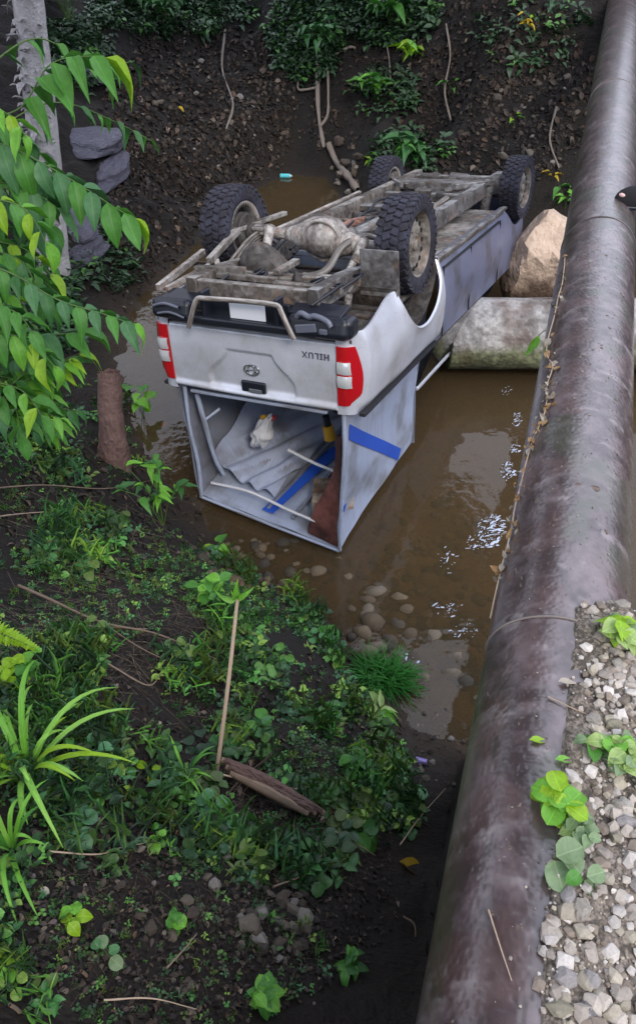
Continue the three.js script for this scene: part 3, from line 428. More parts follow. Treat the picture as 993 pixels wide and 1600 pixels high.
  P('mud_flap', [box(0.73, -0.06, 0.5, 0.3, 0.34, 0.012, 0.004, [0.12, 0, 0]), box(0.73, -0.2, 0.52, 0.3, 0.05, 0.02)], M.mudGrey);
  P('mud_flap', [box(-0.76, -0.14, 0.52, 0.26, 0.16, 0.012, 0.004, [0.5, 0, 0])], M.mudDark);
  // --- wheels
  function tyreGeo(R0, w) {
    const h = w / 2, pr = [[0.235, -h * 0.82], [0.25, -h * 0.95], [0.29, -h * 1.02], [R0 - 0.05, -h], [R0 - 0.02, -h * 0.93], [R0 - 0.012, -h * 0.7], [R0 - 0.012, h * 0.7], [R0 - 0.02, h * 0.93], [R0 - 0.05, h], [0.29, h * 1.02], [0.25, h * 0.95], [0.235, h * 0.82]].map(p => new THREE.Vector2(...p));
    const g = new THREE.LatheGeometry(pr, 56); g.rotateZ(-Math.PI / 2); const out = [boxUV(g, 1.5)];
    const n = 34, lug = new RoundedBoxGeometry(w * 0.25, 0.022, 0.046, 1, 0.006);
    for (let i = 0; i < n; i++) for (let k = 0; k < 4; k++) { const q = lug.clone(); q.rotateY((k % 2 ? 0.35 : -0.35)); q.translate((k - 1.5) * w * 0.262, R0 - 0.008 - (k === 0 || k === 3 ? 0.006 : 0), 0); q.rotateX((i + (k % 2) * 0.5) / n * Math.PI * 2); out.push(boxUV(q, 1.5)); }
    const sideL = new RoundedBoxGeometry(0.016, 0.05, 0.03, 1, 0.005); for (let i = 0; i < n; i++) for (const s of [-1, 1]) { const q = sideL.clone(); q.translate(s * h * 0.985, R0 - 0.045, 0); q.rotateX(i / n * Math.PI * 2); out.push(boxUV(q, 1.5)); }
    return merge(out);
  }
  function rimGeo(w) {
    const o = []; const pr = [[0.02, 0.055], [0.06, 0.06], [0.075, 0.045], [0.12, 0.035], [0.165, 0.055], [0.19, 0.05], [0.2, 0.0], [0.215, -0.0], [0.225, 0.085], [0.243, 0.105], [0.236, 0.11], [0.2, 0.02], [0.19, -0.1], [0.236, -0.11]].map(p => new THREE.Vector2(...p));
    const g = new THREE.LatheGeometry(pr, 40); g.rotateZ(-Math.PI / 2); o.push(boxUV(g)); o.push(cyl([0.03, 0, 0], [0.075, 0, 0], 0.05, 0.042)); for (let i = 0; i < 6; i++) { const a = i / 6 * 6.283; o.push(cyl([0.03, 0.095 * Math.cos(a), 0.095 * Math.sin(a)], [0.058, 0.095 * Math.cos(a), 0.095 * Math.sin(a)], 0.012, 0.01, 8)); } return merge(o);
  }
  const tyre = tyreGeo(0.365, 0.24), rim = rimGeo(0.2), holes = merge([...Array(16)].map((_, i) => { const a = i / 16 * 6.283; return cyl([0.03, 0.182 * Math.cos(a), 0.182 * Math.sin(a)], [0.062, 0.182 * Math.cos(a), 0.182 * Math.sin(a)], 0.017, 0.017, 10); }));
  const drum = merge([cyl([-0.1, 0, 0], [0.02, 0, 0], 0.15, 0.15, 28), cyl([-0.13, 0, 0], [-0.1, 0, 0], 0.13, 0.15, 28), cyl([-0.2, 0, 0], [-0.12, 0, 0], 0.06, 0.07)]);
  for (const [x, y, z, s, tilt, steer] of [[-0.8, 0.05, 0.0, -1, 0.03, 0], [0.745, 0.03, 0, 1, 0.03, 0], [-0.68, -0.1, -3.12, -1, 0, -0.04], [0.82, -0.085, -3.2, 1, 0, -0.06]]) {
    const w = new THREE.Group(); w.name = 'wheel'; truck.add(w); w.position.set(x - BASE.x, y - BASE.y, z - BASE.z); w.rotation.set(0, steer, tilt); if (z < -1) w.scale.set(0.82, 0.87, 0.87);
    const t = part('tyre', tyre, M.rubber, w), q = part('rim', rim, M.rim, w), hs = Object.assign(part('rim_holes', holes, M.blackMatt, w), { userData: { kind: 'stuff' } }), dr = part('brake_drum', drum, M.mudDark, w);
    for (const m of [q, hs, dr]) m.rotation.y = s < 0 ? Math.PI : 0;
  }
  P('front_suspension', [1, -1].flatMap(s => [bar([s * 0.35, -0.06, -2.95], [s * 0.68, -0.02, -3.12], 0.06, 0.04), bar([s * 0.35, -0.06, -3.3], [s * 0.68, -0.02, -3.14], 0.06, 0.04), cyl([s * 0.3, -0.05, -3.12], [s * 0.66, -0.04, -3.12], 0.035), cyl([s * 0.55, 0.0, -3.05], [s * 0.5, -0.35, -3.05], 0.06), bar([s * 0.3, 0.0, -2.6], [s * 0.6, -0.02, -3.05], 0.04, 0.05), box(s * 0.62, -0.05, -3.12, 0.12, 0.2, 0.16, 0.03)]), M.mudGrey);
  // --- cab
  const cabFn = s => (u, v) => { const z = lerp(-0.47, -4.0, u), a = Math.abs(z + 3.13); const sill = s > 0 ? -0.2 : -0.11; const y0 = a < 0.43 ? Math.min(sill, -0.02 - Math.sqrt(0.43 * 0.43 - a * a)) : sill - 0.08 * smooth(-3.6, -4.0, z); const y = lerp(y0, -0.92, v); const prof = 0.04 * Math.sin(Math.PI * smooth(-1.0, -0.15, y)) - 0.06 * smooth(-0.34, -0.18, y) - 0.03 * smooth(-0.25, -0.3, y) * 0; return [s * (0.84 + prof - 0.14 * smooth(-3.3, -4.05, z)), y, z]; };
  for (const s of [1, -1]) {
    P('cab_side', shell(100, 22, cabFn(s), -s * 0.02), M.silverDustyShaded);
    PP('door_seam', [-0.62, -1.42, -2.45].map(z => bar([s * 0.852, -0.28, z], [s * 0.862, -0.9, z], 0.012, 0.012, 0.002)).concat([bar([s * 0.845, -0.30, -0.62], [s * 0.845, -0.29, -2.45], 0.03, 0.012, 0.002)]), M.seam);
    P('door_handle', [-1.28, -2.28].map((z) => box(s * 0.89, -0.75, z + 0.85, 0.03, 0.035, 0.14, 0.012)).slice(0, 1), M.silverDustyShaded);
    P('side_window', shell(10, 6, (u, v) => [s * lerp(0.83, 0.66, v), lerp(-0.93, -1.38, v), lerp(-0.55, lerp(-2.5, -1.9, v), u)], s * 0.01), M.glassDark);
    P('sill', [bar([s * 0.83, (s > 0 ? -0.2 : -0.1), -0.5], [s * 0.83, (s > 0 ? -0.2 : -0.1), -2.68], 0.05, 0.035, 0.012)], s > 0 ? M.mudGrey : M.mudPale);
  }
  P('cab_back', [shell(12, 10, (u, v) => [lerp(-0.82, 0.82, u) * lerp(1, 0.82, v), lerp(-0.2, -1.42, v), -0.47], 0.02)], M.silverGrey);
  P('cab_roof', [box(0, -1.42, -1.35, 1.34, 0.06, 1.55, 0.03)], M.silver);
  P('hood', [shell(16, 12, (u, v) => [lerp(-0.78, 0.78, u), -0.94 + 0.08 * v * v, lerp(-2.55, -3.98, v)], 0.02)], M.silver);
  P('front_end', [box(0, -0.55, -3.98, 1.4, 0.6, 0.08, 0.04), box(0, -0.3, -4.05, 1.5, 0.22, 0.12, 0.05)], M.silverDustyShaded);
  // --- canopy over the bed (now underneath it)
  const cn = P('canopy', [[-0.655, 0], [0.735, 0]].flatMap(([x]) => [tube([[x, -0.87, 1.19], [x * 1.0, -1.2, 1.2], [x < 0 ? -0.63 : 0.7, -1.6, 1.2], [x < 0 ? -0.65 : 0.665, x < 0 ? -1.9 : -2.1, 1.2]], 0.017, 30, 8)]).concat([
    tube([[-0.64, -1.9, 1.2], [0.02, -2.0, 1.215], [0.66, -2.11, 1.2]], 0.014, 20, 8), tube([[0.735, -0.88, 1.17], [0.76, -0.88, 0.4], [0.76, -0.9, -0.36]], 0.016, 20, 8), bar([-0.72, -0.89, 1.15], [-0.72, -0.89, -0.36], 0.03, 0.03), bar([0.6, -0.89, 1.185], [-0.6, -0.9, 1.185], 0.03, 0.025)]), M.silverGrey);
  const rb = u => lerp(-1.84, -2.1, u);            // lower edge of the right panel, front to rear
  P('side_panel', shell(32, 28, (u, v) => [lerp(0.755, lerp(0.72, 0.66, u), v) + 0.012 * Math.sin(v * 9 + u * 4) + 0.05 * (fbm(u * 2.5, v * 2.5, 3, 0, 6) - 0.5), lerp(-0.9, rb(u), v), lerp(-0.3, 1.195, u)], 0.012), M.silverGrey, cn);
  P('side_panel', shell(16, 14, (u, v) => [-lerp(0.72, 0.65, v) + 0.015 * Math.sin(v * 7 + u * 5), lerp(-0.9, lerp(-1.6, -1.9, u), v), lerp(-0.3, 1.195, u)], 0.012), M.sheetInner, cn);
  P('roof_panel', shell(30, 24, (u, v) => { const x = lerp(-0.65, 0.66, u), y = lerp(lerp(-1.6, -1.9, v), lerp(-1.84, -2.1, v), u); return [x, y + 0.02 * Math.sin(u * 19 + v * 2) * (1 - v * 0.7) + 0.03 * (noise(u * 5, v * 5, 3) - 0.5), lerp(-0.3, 1.19, v)]; }, 0.012), M.silverGrey, cn);
  P('front_panel', shell(6, 6, (u, v) => [lerp(-0.72, 0.74, u), lerp(-0.9, -1.84, v), -0.31], 0.012), M.sheetInner, cn);
  PP('panel_gap', [box(-0.4, -1.2, -0.285, 0.12, 0.62, 0.01, 0.003), box(0.08, -1.15, -0.285, 0.14, 0.55, 0.01, 0.003), box(0.5, -1.15, -0.285, 0.1, 0.5, 0.01, 0.003)], M.blackMatt, cn);
  PP('roof_bar', [tube([[-0.6, -1.8, 1.1], [-0.2, -1.79, 1.12], [0.2, -1.88, 1.13], [0.5, -1.93, 1.14]], 0.013, 24, 8), tube([[-0.05, -1.58, 0.68], [0.25, -1.64, 0.72], [0.62, -1.68, 0.76]], 0.014, 24, 8)], M.whitePlastic, cn);
  PP('inner_post', [tube([[-0.6, -0.95, 1.12], [-0.58, -1.2, 1.1], [-0.55, -1.6, 1.05], [-0.53, -1.75, 1.0]], 0.022, 20, 8), tube([[-0.58, -1.2, 1.1], [-0.48, -1.12, 1.0]], 0.014, 8, 6)], M.silverGrey, cn);
  const inRib = x => lerp(-1.9, -2.1, (x + 0.65) / 1.31) + 0.05;
  const onRoof = (u, v) => { const x = lerp(-0.65, 0.66, u), y = lerp(lerp(-1.6, -1.9, v), lerp(-1.84, -2.1, v), u); return [x, y + 0.03, lerp(-0.3, 1.19, v)]; };
  PP('roof_rib', [-0.05, 0.18, 0.42].map(x => bar([x + 0.18, -1.66, -0.25], [x, inRib(x), 1.1], 0.035, 0.03)), M.sheetInner, cn);
  P('blue_stripe', shell(3, 14, (u, v) => { const q = onRoof(lerp(0.43, 0.51, u) + 0.15 * (1 - v), lerp(0.3, 0.96, v)); q[1] += 0.012; return q; }, 0.004), M.blueTape, cn);
  P('blue_stripe', shell(16, 3, (u, v) => { const z = lerp(0.02, 1.12, u), t = (z + 0.3) / 1.495, y = lerp(-1.74, -0.99, u) - 0.13 * v; const vv = (y + 0.9) / (rb(t) + 0.9); return [lerp(0.755, lerp(0.72, 0.66, t), vv) + 0.012 * Math.sin(vv * 9 + t * 4) + 0.05 * (fbm(t * 2.5, vv * 2.5, 3, 0, 6) - 0.5) + 0.006, y, z]; }, -0.003), M.blueTape, cn);
  P('blue_stripe', shell(3, 3, (u, v) => [0.69 - 0.02 * v, lerp(-1.7, -1.78, v), lerp(1.1, 1.17, u) ], -0.003), M.blueTape, cn);
  P('door_panel', shell(8, 14, (u, v) => [lerp(lerp(0.6, 0.36, smooth(0.2, 1, v)), 0.66, u), lerp(-1.15, lerp(-2.04, -2.08, u), v), lerp(1.02, 1.14, v) + 0.04 * u], 0.02), M.brownPanel, cn, 'dark brown door panel hanging inside the canopy');
  // --- what lies inside the canopy (each lifts out)
  const put = (m, x, y, z, rx = 0, ry = 0, rz = 0) => { m.position.copy(toWorld(x, y, z)); m.quaternion.copy(truck.quaternion).multiply(new THREE.Quaternion().setFromEuler(new THREE.Euler(rx, ry, rz))); return m; };
  const inRoof = (x, z) => { const u = (x + 0.65) / 1.31, v = (z + 0.3) / 1.49; return lerp(lerp(-1.6, -1.9, v), lerp(-1.84, -2.1, v), u) + 0.045; };
  const sack = (sx, sy, sz, o) => { const g = new THREE.SphereGeometry(1, 32, 20), p = g.attributes.position; for (let i = 0; i < p.count; i++) { const x = p.getX(i), y = p.getY(i), z = p.getZ(i), k = 0.8 + 0.4 * fbm(x * 3 + o, z * 3 + o, 4, 0, y * 3 + 5); p.setXYZ(i, Math.sign(x) * Math.pow(Math.abs(x), 0.7) * k * sx, y * k * sy, Math.sign(z) * Math.pow(Math.abs(z), 0.8) * k * sz); } g.computeVertexNormals(); return boxUV(g); };
  { const r = rng(9), g = new THREE.SphereGeometry(1, 40, 30), p = g.attributes.position; for (let i = 0; i < p.count; i++) { const x = p.getX(i), y = p.getY(i), z = p.getZ(i), k = 0.55 + 0.95 * fbm(x * 2.4 + 4, y * 3 + 4, 4, 0, z * 2 + 5), w = 1 - 0.5 * smooth(-0.2, 0.9, y); p.setXYZ(i, x * k * 0.085 * w, y * k * 0.2, z * k * 0.085 * w); } g.computeVertexNormals();
    put(single('plastic_bag', boxUV(g), M.whitePlastic, 'crumpled white plastic bag hanging inside the canopy opening', 'bag'), -0.26, -1.42, 0.72, 0.15, 0, -0.5); }
  { const t = thing('bottle', 'small yellow bottle with dark cap on the right inside the canopy', 'bottle'); part('body', cyl([0, 0, 0], [0, 0.13, 0], 0.05, 0.045), M.yellow, t); part('cap', cyl([0, 0.13, 0], [0, 0.22, 0], 0.03, 0.03), M.black, t); put(t, 0.33, -1.43, 0.62, 0.1, 0, 0.1); }
  { const t = thing('bottle', 'thin orange bottle lying near the dark slot in the canopy', 'bottle'); part('body', cyl([0, 0, 0], [0, 0.18, 0], 0.03, 0.025), M.yellow, t); part('cap', cyl([0, 0.18, 0], [0, 0.23, 0], 0.014, 0.014), M.redHose, t); put(t, 0.12, -1.35, 0.3, 0.3, 0, 0.5); }
  { const t = thing('food_wrapper', 'small red and yellow wrapper stuck above the white bag in the canopy', 'wrapper'); part('wrapper', sack(0.045, 0.02, 0.03, 8), std({ color: col(0.45, 0.05, 0.06), roughness: 0.4 }), t); part('wrapper_tip', (() => { const g = sack(0.03, 0.02, 0.02, 9); g.translate(-0.06, 0.03, 0); return g; })(), M.yellow, t); put(t, -0.17, -1.28, 0.72, 0.3, 0.2, 0.3); }
  { const t = thing('cardboard_box', 'battered brown cardboard box on the canopy floor', 'box'); part('box_body', box(0, 0.1, 0, 0.3, 0.2, 0.34, 0.02), M.cardboard, t); part('box_flap', box(0.06, 0.205, 0.2, 0.28, 0.008, 0.14, 0.003, [0.5, 0, 0.1]), M.cardboard, t); put(t, 0.42, inRoof(0.42, 0.82) - 0.02, 0.82, 0.1, 0.4, 0); }
  { const g = shell(40, 40, (u, v) => { const x = lerp(-0.62, 0.1 - 0.15 * v, u), z = lerp(-0.25, 0.98, v), y = inRoof(x, z) + 0.02 + 0.4 * Math.pow(1 - u, 4) * (1 - 0.5 * v) + 0.035 * Math.sin((u * 1.2 + v * 0.8) * 17 + 2 * noise(u * 4, v * 4, 2)) * (0.4 + 0.6 * noise(u * 5, v * 5, 6)) + 0.025; return [x, y, z]; }, 0.006); g.translate(0.2, 1.7, -0.4);
    put(single('tarpaulin', g, M.tarp, 'creased grey tarpaulin spread over the left half inside the canopy', 'tarpaulin'), -0.2, -1.7, 0.4); }
  { const t = thing('crate', 'pale slatted crate beside the brown panel inside the canopy', 'crate'); for (let i = 0; i < 4; i++) part('slat', box(0, 0.03 + i * 0.06, 0.11, 0.22, 0.035, 0.012, 0.004), M.whitePlastic, t); part('end_board', box(-0.11, 0.12, 0, 0.012, 0.24, 0.22, 0.004), M.whitePlastic, t); part('end_board', box(0.11, 0.12, 0, 0.012, 0.24, 0.22, 0.004), M.whitePlastic, t); put(t, 0.5, -1.5, 0.42, 0, 0.2, 0); }
}

// ------------------------------------------------------------------ leaves and plants
function leafGeo(kind, fold, droop, seed = 1) {
  const n = 7, P = [], U = [], I = [];
  const wid = { oval: t => Math.pow(Math.sin(Math.PI * Math.pow(t, 0.85)), 0.85), lance: t => Math.sin(Math.PI * Math.pow(t, 0.65)) * (1 - 0.25 * t), round: t => Math.sqrt(Math.max(0, 1 - Math.pow(2 * t - 1, 2))), blade: t => Math.pow(1 - t, 0.6) * (0.6 + 0.4 * Math.min(1, t * 8)), tooth: t => (1 - 0.85 * t) * (0.85 + 0.3 * (Math.round(t * n) % 2)) * Math.min(1, t * 6 + 0.25) }[kind];
  for (let i = 0; i <= n; i++) { const t = i / n, w = Math.max(0.012, wid(t)) * 0.5, y = -droop * t * t + 0.02 * Math.sin(t * 9 + seed), z = t * (1 - 0.28 * Math.abs(droop) * t); for (const s of [-1, 0, 1]) { P.push(s * w, y + Math.abs(s) * w * fold + (s ? 0.015 * Math.sin(t * 13 + s * 2 + seed) : 0), z); U.push(0.5 + s * w, t); } }
  for (let i = 0; i < n; i++) for (const s of [0, 1]) { const a = i * 3 + s; I.push(a, a + 3, a + 1, a + 1, a + 3, a + 4); }
  const g = new THREE.BufferGeometry(); g.setAttribute('position', new THREE.Float32BufferAttribute(P, 3)); g.setAttribute('uv', new THREE.Float32BufferAttribute(U, 2)); g.setIndex(I); g.computeVertexNormals(); return g;
}
const LF = {}; for (const k of ['oval', 'lance', 'round', 'blade', 'tooth']) LF[k] = [leafGeo(k, 0.3, 0.15, 1), leafGeo(k, 0.45, 0.35, 2), leafGeo(k, 0.2, 0.55, 3), leafGeo(k, 0.35, 0.05, 4)];
const UPV = V(0, 1, 0);
function leafQ(dir, up = UPV, roll = 0) { const z = dir.clone().normalize(), x = V(0, 0, 0).crossVectors(up, z); if (x.lengthSq() < 1e-4) x.set(1, 0, 0); x.normalize(); const y = V(0, 0, 0).crossVectors(z, x); const q = new THREE.Quaternion().setFromRotationMatrix(new THREE.Matrix4().makeBasis(x, y, z)); return roll ? q.multiply(new THREE.Quaternion().setFromAxisAngle(V(0, 0, 1), roll)) : q; }
function leaf(t, p, dir, len, wid, mat, kind, r, up, name = 'leaf') { const g = LF[kind][Math.floor(r() * 4)], m = part(name, g, mat, t); m.position.copy(p); m.quaternion.copy(leafQ(dir, up, (r() - 0.5) * 0.7)); m.scale.set(wid, len, len); return m; }
const arr = v => [v.x, v.y, v.z];
// a leafy branch: twig along a curve, leaves alternating on both sides and hanging a little
function branch(t, pts, n, len, r, mats, opt = {}) {
  const c = new THREE.CatmullRomCurve3(pts), sub = opt.parent || t;
  const tw = part(opt.name || 'branch', tube(pts.map(arr), opt.r || 0.006, 30, 6, 0.3), opt.mat || M.stem, sub);
  const side = V(0, 0, 0);
  for (let i = 0; i < n; i++) { const q = lerp(opt.from || 0.12, 1, (i + 0.5) / n), p = c.getPointAt(Math.min(1, q)), d = c.getTangentAt(Math.min(1, q)); side.crossVectors(d, UPV).normalize(); const s = i % 2 ? 1 : -1, last = i === n - 1; const dir = d.clone().multiplyScalar(last ? 1 : 0.55).addScaledVector(side, last ? 0 : s * (0.75 + 0.3 * r())).add(V(0, -(opt.hang ?? 0.45) * (0.6 + 0.8 * r()), 0)); const L = len * (0.8 + 0.4 * r()) * (opt.shrink ? lerp(1, 0.75, q) : 1); const m = last && opt.tip ? opt.tip : mats[Math.floor(r() * mats.length)]; leaf(sub === t ? t : tw, p, dir, L, L * (opt.ratio || 0.42), m, opt.kind || 'oval', r); }
  return tw;
}
// a small plant rooted in the ground: stalks rising from its base, a few leaves on each
function herb(label, u, v, { n = 4, h = 0.15, len = 0.06, ratio = 0.6, mats, kind = 'oval', seed = 1, per = 4, spread = 0.6, category = 'plant', name = 'leafy_plant', lean = V(0, 0, 0), group, at }) {
  const r = rng(seed), b = at || hit(u, v), t = thing(name, label, category, arr(b), group), st = [];
  for (let i = 0; i < n; i++) { const a = i / n * 6.283 + r() * 0.9, sp = spread * (0.3 + 0.7 * r()) * (i ? 1 : 0.15), H0 = h * (0.7 + 0.5 * r()); const pts = [V(0, -0.02, 0), V(Math.cos(a) * sp * H0 * 0.35, H0 * 0.6, Math.sin(a) * sp * H0 * 0.35), V(Math.cos(a) * sp * H0, H0, Math.sin(a) * sp * H0)]; pts.forEach((p, k) => p.addScaledVector(lean, h * (k / 2) ** 2)); const c = new THREE.CatmullRomCurve3(pts); st.push(tube(pts.map(arr), Math.max(0.0015, h * 0.012), 8, 5, 0.5));
    for (let k = 0; k < per; k++) { const q = k === 0 ? 1 : lerp(0.45, 0.98, r()), p = c.getPointAt(q), b2 = a + (k - (per - 1) / 2) * 1.5 + (r() - 0.5) * 0.8, dir = V(Math.cos(b2), 0.15 - 0.3 * r(), Math.sin(b2)); const L = len * (0.7 + 0.5 * r()); leaf(t, p, dir, L, L * ratio, mats[Math.floor(r() * mats.length)], kind, r); } }
  part('stem', st, M.stem, t); return t;
}
// arching blades from one root
function blades(label, u, v, { n = 12, len = 0.35, wid = 0.02, mats, seed = 1, name = 'grass_plant', category = 'plant', up = 1, at, dirBias }) {
  const r = rng(seed), b = at || hit(u, v), t = thing(name, label, category, arr(b));
  for (let i = 0; i < n; i++) { const a = i / n * 6.283 + r() * 0.8, L = len * (0.55 + 0.6 * r()), out = L * (0.35 + 0.5 * r()), rise = up * L * (0.55 + 0.45 * r()); const S = 9, P = [], I = [], U = []; const dx = Math.cos(a) + (dirBias ? dirBias[0] : 0), dz = Math.sin(a) + (dirBias ? dirBias[1] : 0), nx = -Math.sin(a), nz = Math.cos(a), bend = 0.6 + 0.8 * r();
    for (let k = 0; k <= S; k++) { const q = k / S, x = out * q, y = rise * (q * (1.5 + 0.3 * bend) - q * q * (0.6 + 0.75 * bend)), w = wid * (0.5 + 0.5 * Math.sin(Math.min(1, q * 2.2) * 1.57)) * Math.pow(1 - q, 0.55) + 0.0008; for (const s of [-1, 0, 1]) { P.push(dx * x + nx * w * s * 0.5, y + Math.abs(s) * w * 0.22 - 0.01, dz * x + nz * w * s * 0.5); U.push(0.5 + s * 0.4, q); } }
    for (let k = 0; k < S; k++) for (const s of [0, 1]) { const A = k * 3 + s; I.push(A, A + 3, A + 1, A + 1, A + 3, A + 4); }
    const g = new THREE.BufferGeometry(); g.setAttribute('position', new THREE.Float32BufferAttribute(P, 3)); g.setAttribute('uv', new THREE.Float32BufferAttribute(U, 2)); g.setIndex(I); g.computeVertexNormals(); part('blade', g, mats[Math.floor(r() * mats.length)], t); }
  return t;
}
const L_ = M.lf;

// trees: the pale trunk on the left bank and the dark trees whose crowns hang over the stream, above the picture; the near left tree is added, unseen, to shade the slope
function tree(label, base, pts, r0, bark, crowns, seed, leafMatC) {
  const r = rng(seed), t = thing('tree', label, 'tree', arr(base));
  { const g = tube(pts.map(arr), r0, 60, 18, k => (1 - 0.45 * k) * (0.94 + 0.12 * noise(k * 26, seed))), uv = g.attributes.uv; for (let i = 0; i < uv.count; i++) uv.setXY(i, uv.getY(i) * 2, uv.getX(i) * 9); part('trunk', g, bark, t); }
  if (seed === 11) { const c = new THREE.CatmullRomCurve3(pts), fl = []; for (let i = 0; i < 130; i++) { const q = 0.12 + 0.62 * r(), p = c.getPointAt(q), a = 2.2 + 1.9 * (r() - 0.5) * 1.6, g = LF.oval[i % 4].clone(), L = 0.05 + 0.1 * r(); g.scale(L * 0.7, L, L); g.rotateX(0.5 - r()); g.rotateY(-a + 1.57); g.translate(p.x + Math.cos(a) * r0 * (1 - 0.45 * q) * 0.95, p.y, p.z + Math.sin(a) * r0 * (1 - 0.45 * q) * 0.95); fl.push(g); } part('bark_flakes', fl, M.paleBark, t).userData.kind = 'stuff'; }
  const limbs = [], top = pts[pts.length - 1]; for (const c of crowns) { const s = new THREE.CatmullRomCurve3(pts).getPointAt(0.55 + 0.4 * r()); limbs.push(tube([arr(s), arr(s.clone().lerp(c[0], 0.5).add(V(0, 0.3, 0))), arr(c[0])], r0 * 0.4, 12, 7, 0.35)); }
  limbs.forEach(g => part('limb', g, bark, t));
  const n = crowns.reduce((a, c) => a + c[2], 0), list = []; for (const c of crowns) for (let i = 0; i < c[2]; i++) list.push(c);
  const g = merge([0, 1, 2, 3, 4].map(i => { const q = LF.oval[i % 4].clone(); q.scale(0.45, 1, 1); q.rotateX(0.5 - 0.3 * i); q.rotateY(i * 1.26); return q; }));
  instances('crown', g, M.instLeaf, n, t, (i, o) => { const c = list[i]; const u = V(r() - 0.5, r() - 0.5, r() - 0.5).normalize().multiplyScalar(Math.pow(r(), 0.4)); const k = 0.75 + 0.5 * noise(u.x * 3 + 7, u.y * 3 + 7, u.z * 3 + 7); o.p.set(c[0].x + u.x * c[1].x * k, c[0].y + u.y * c[1].y * k, c[0].z + u.z * c[1].z * k); o.q.setFromEuler(new THREE.Euler(r() * 6, r() * 6, r() * 6)); o.s.setScalar(0.12 + 0.12 * r()); const m = 0.6 + 0.7 * r(); o.c.setRGB(leafMatC[0] * m, leafMatC[1] * m, leafMatC[2] * m); });
  return t;
}
{
  const b = hit(82, 425); 
  const B = V(b.x, b.y - 0.1, b.z);
  const to = (u, v, d) => aim(u, v, d).sub(B), D = b.distanceTo(V(0, EYE, 0));
  tree('pale barked tree trunk rising at the upper left edge behind the green branches', B, [V(0, 0, 0), to(72, 260, D - 0.55), to(58, 120, D - 0.95), to(44, 0, D - 1.2), to(25, -140, D - 1.45), to(0, -420, D - 1.6)], 0.19, M.paleBark, [[V(-0.6, 6.2, 0.2), V(1.9, 1.1, 1.8), 900], [V(1.0, 7.2, -0.8), V(1.8, 1.2, 1.8), 900]], 11, [0.1, 0.22, 0.06]);
  const far = [[-5.2, -11, 'dark slender tree on the far left bank behind the leaf litter', [[V(0.4, 7, 0.6), V(2.6, 1.6, 2.2), 1500], [V(2.6, 6.4, 1.8), V(1.9, 1.1, 1.8), 900], [V(4.0, 5.6, 2.6), V(2.2, 0.9, 2.0), 1500], [V(2.2, 5.2, 4.2), V(1.9, 0.9, 1.8), 1200]]], [-2.2, -16.2, 'dark tree standing up the bank at the head of the pool', [[V(0.3, 6.2, 1.4), V(2.8, 1.6, 2), 1600], [V(2, 5.8, 2.6), V(1.8, 1, 1.6), 900], [V(2.2, 3.6, 5.2), V(2.4, 0.9, 1.9), 1700]]], [1.6, -16, 'dark tree at the top of the far bank beyond the front wheels', [[V(-0.6, 5.2, 1.4), V(2.5, 1.4, 2), 1500], [V(1.4, 6.2, 1), V(2, 1.2, 1.8), 900], [V(0.4, 3.4, 5.4), V(2.2, 0.8, 1.9), 1700]]], [-4.6, -1.2, 'broad unseen tree added on the near left bank so its crown shades the slope', [[V(2.2, 5.2, 0.2), V(2.3, 1.2, 2.2), 2200], [V(3.4, 5.8, -1.8), V(2.2, 1.1, 1.8), 1500], [V(1.6, 5.0, 2.2), V(2, 1.2, 1.8), 1200], [V(4.2, 5.4, 4.6), V(1.7, 1.0, 1.7), 1300], [V(2.2, 5.4, 5.0), V(2.2, 1.1, 1.8), 1500]]], [-7.2, -5.6, 'dark tree on the left bank outside the picture', [[V(1.5, 6.6, 0), V(2.6, 1.5, 2.4), 1600], [V(3.2, 7.4, -1), V(2, 1.2, 2), 900]]]];  // extra crowns over the truck and behind the eye are added to cast shade
  far.forEach(([x, z, label, cr], i) => { const g = groundAt(x, z); g.y -= 0.1; tree(label, g, [V(0, 0, 0), V(0.15, 2, 0.1), V(0.1, 4, 0.3), V(0.3, 6.4, 0.5)], 0.17, M.darkBark, cr, 30 + i, [0.06, 0.14, 0.045]); });
}
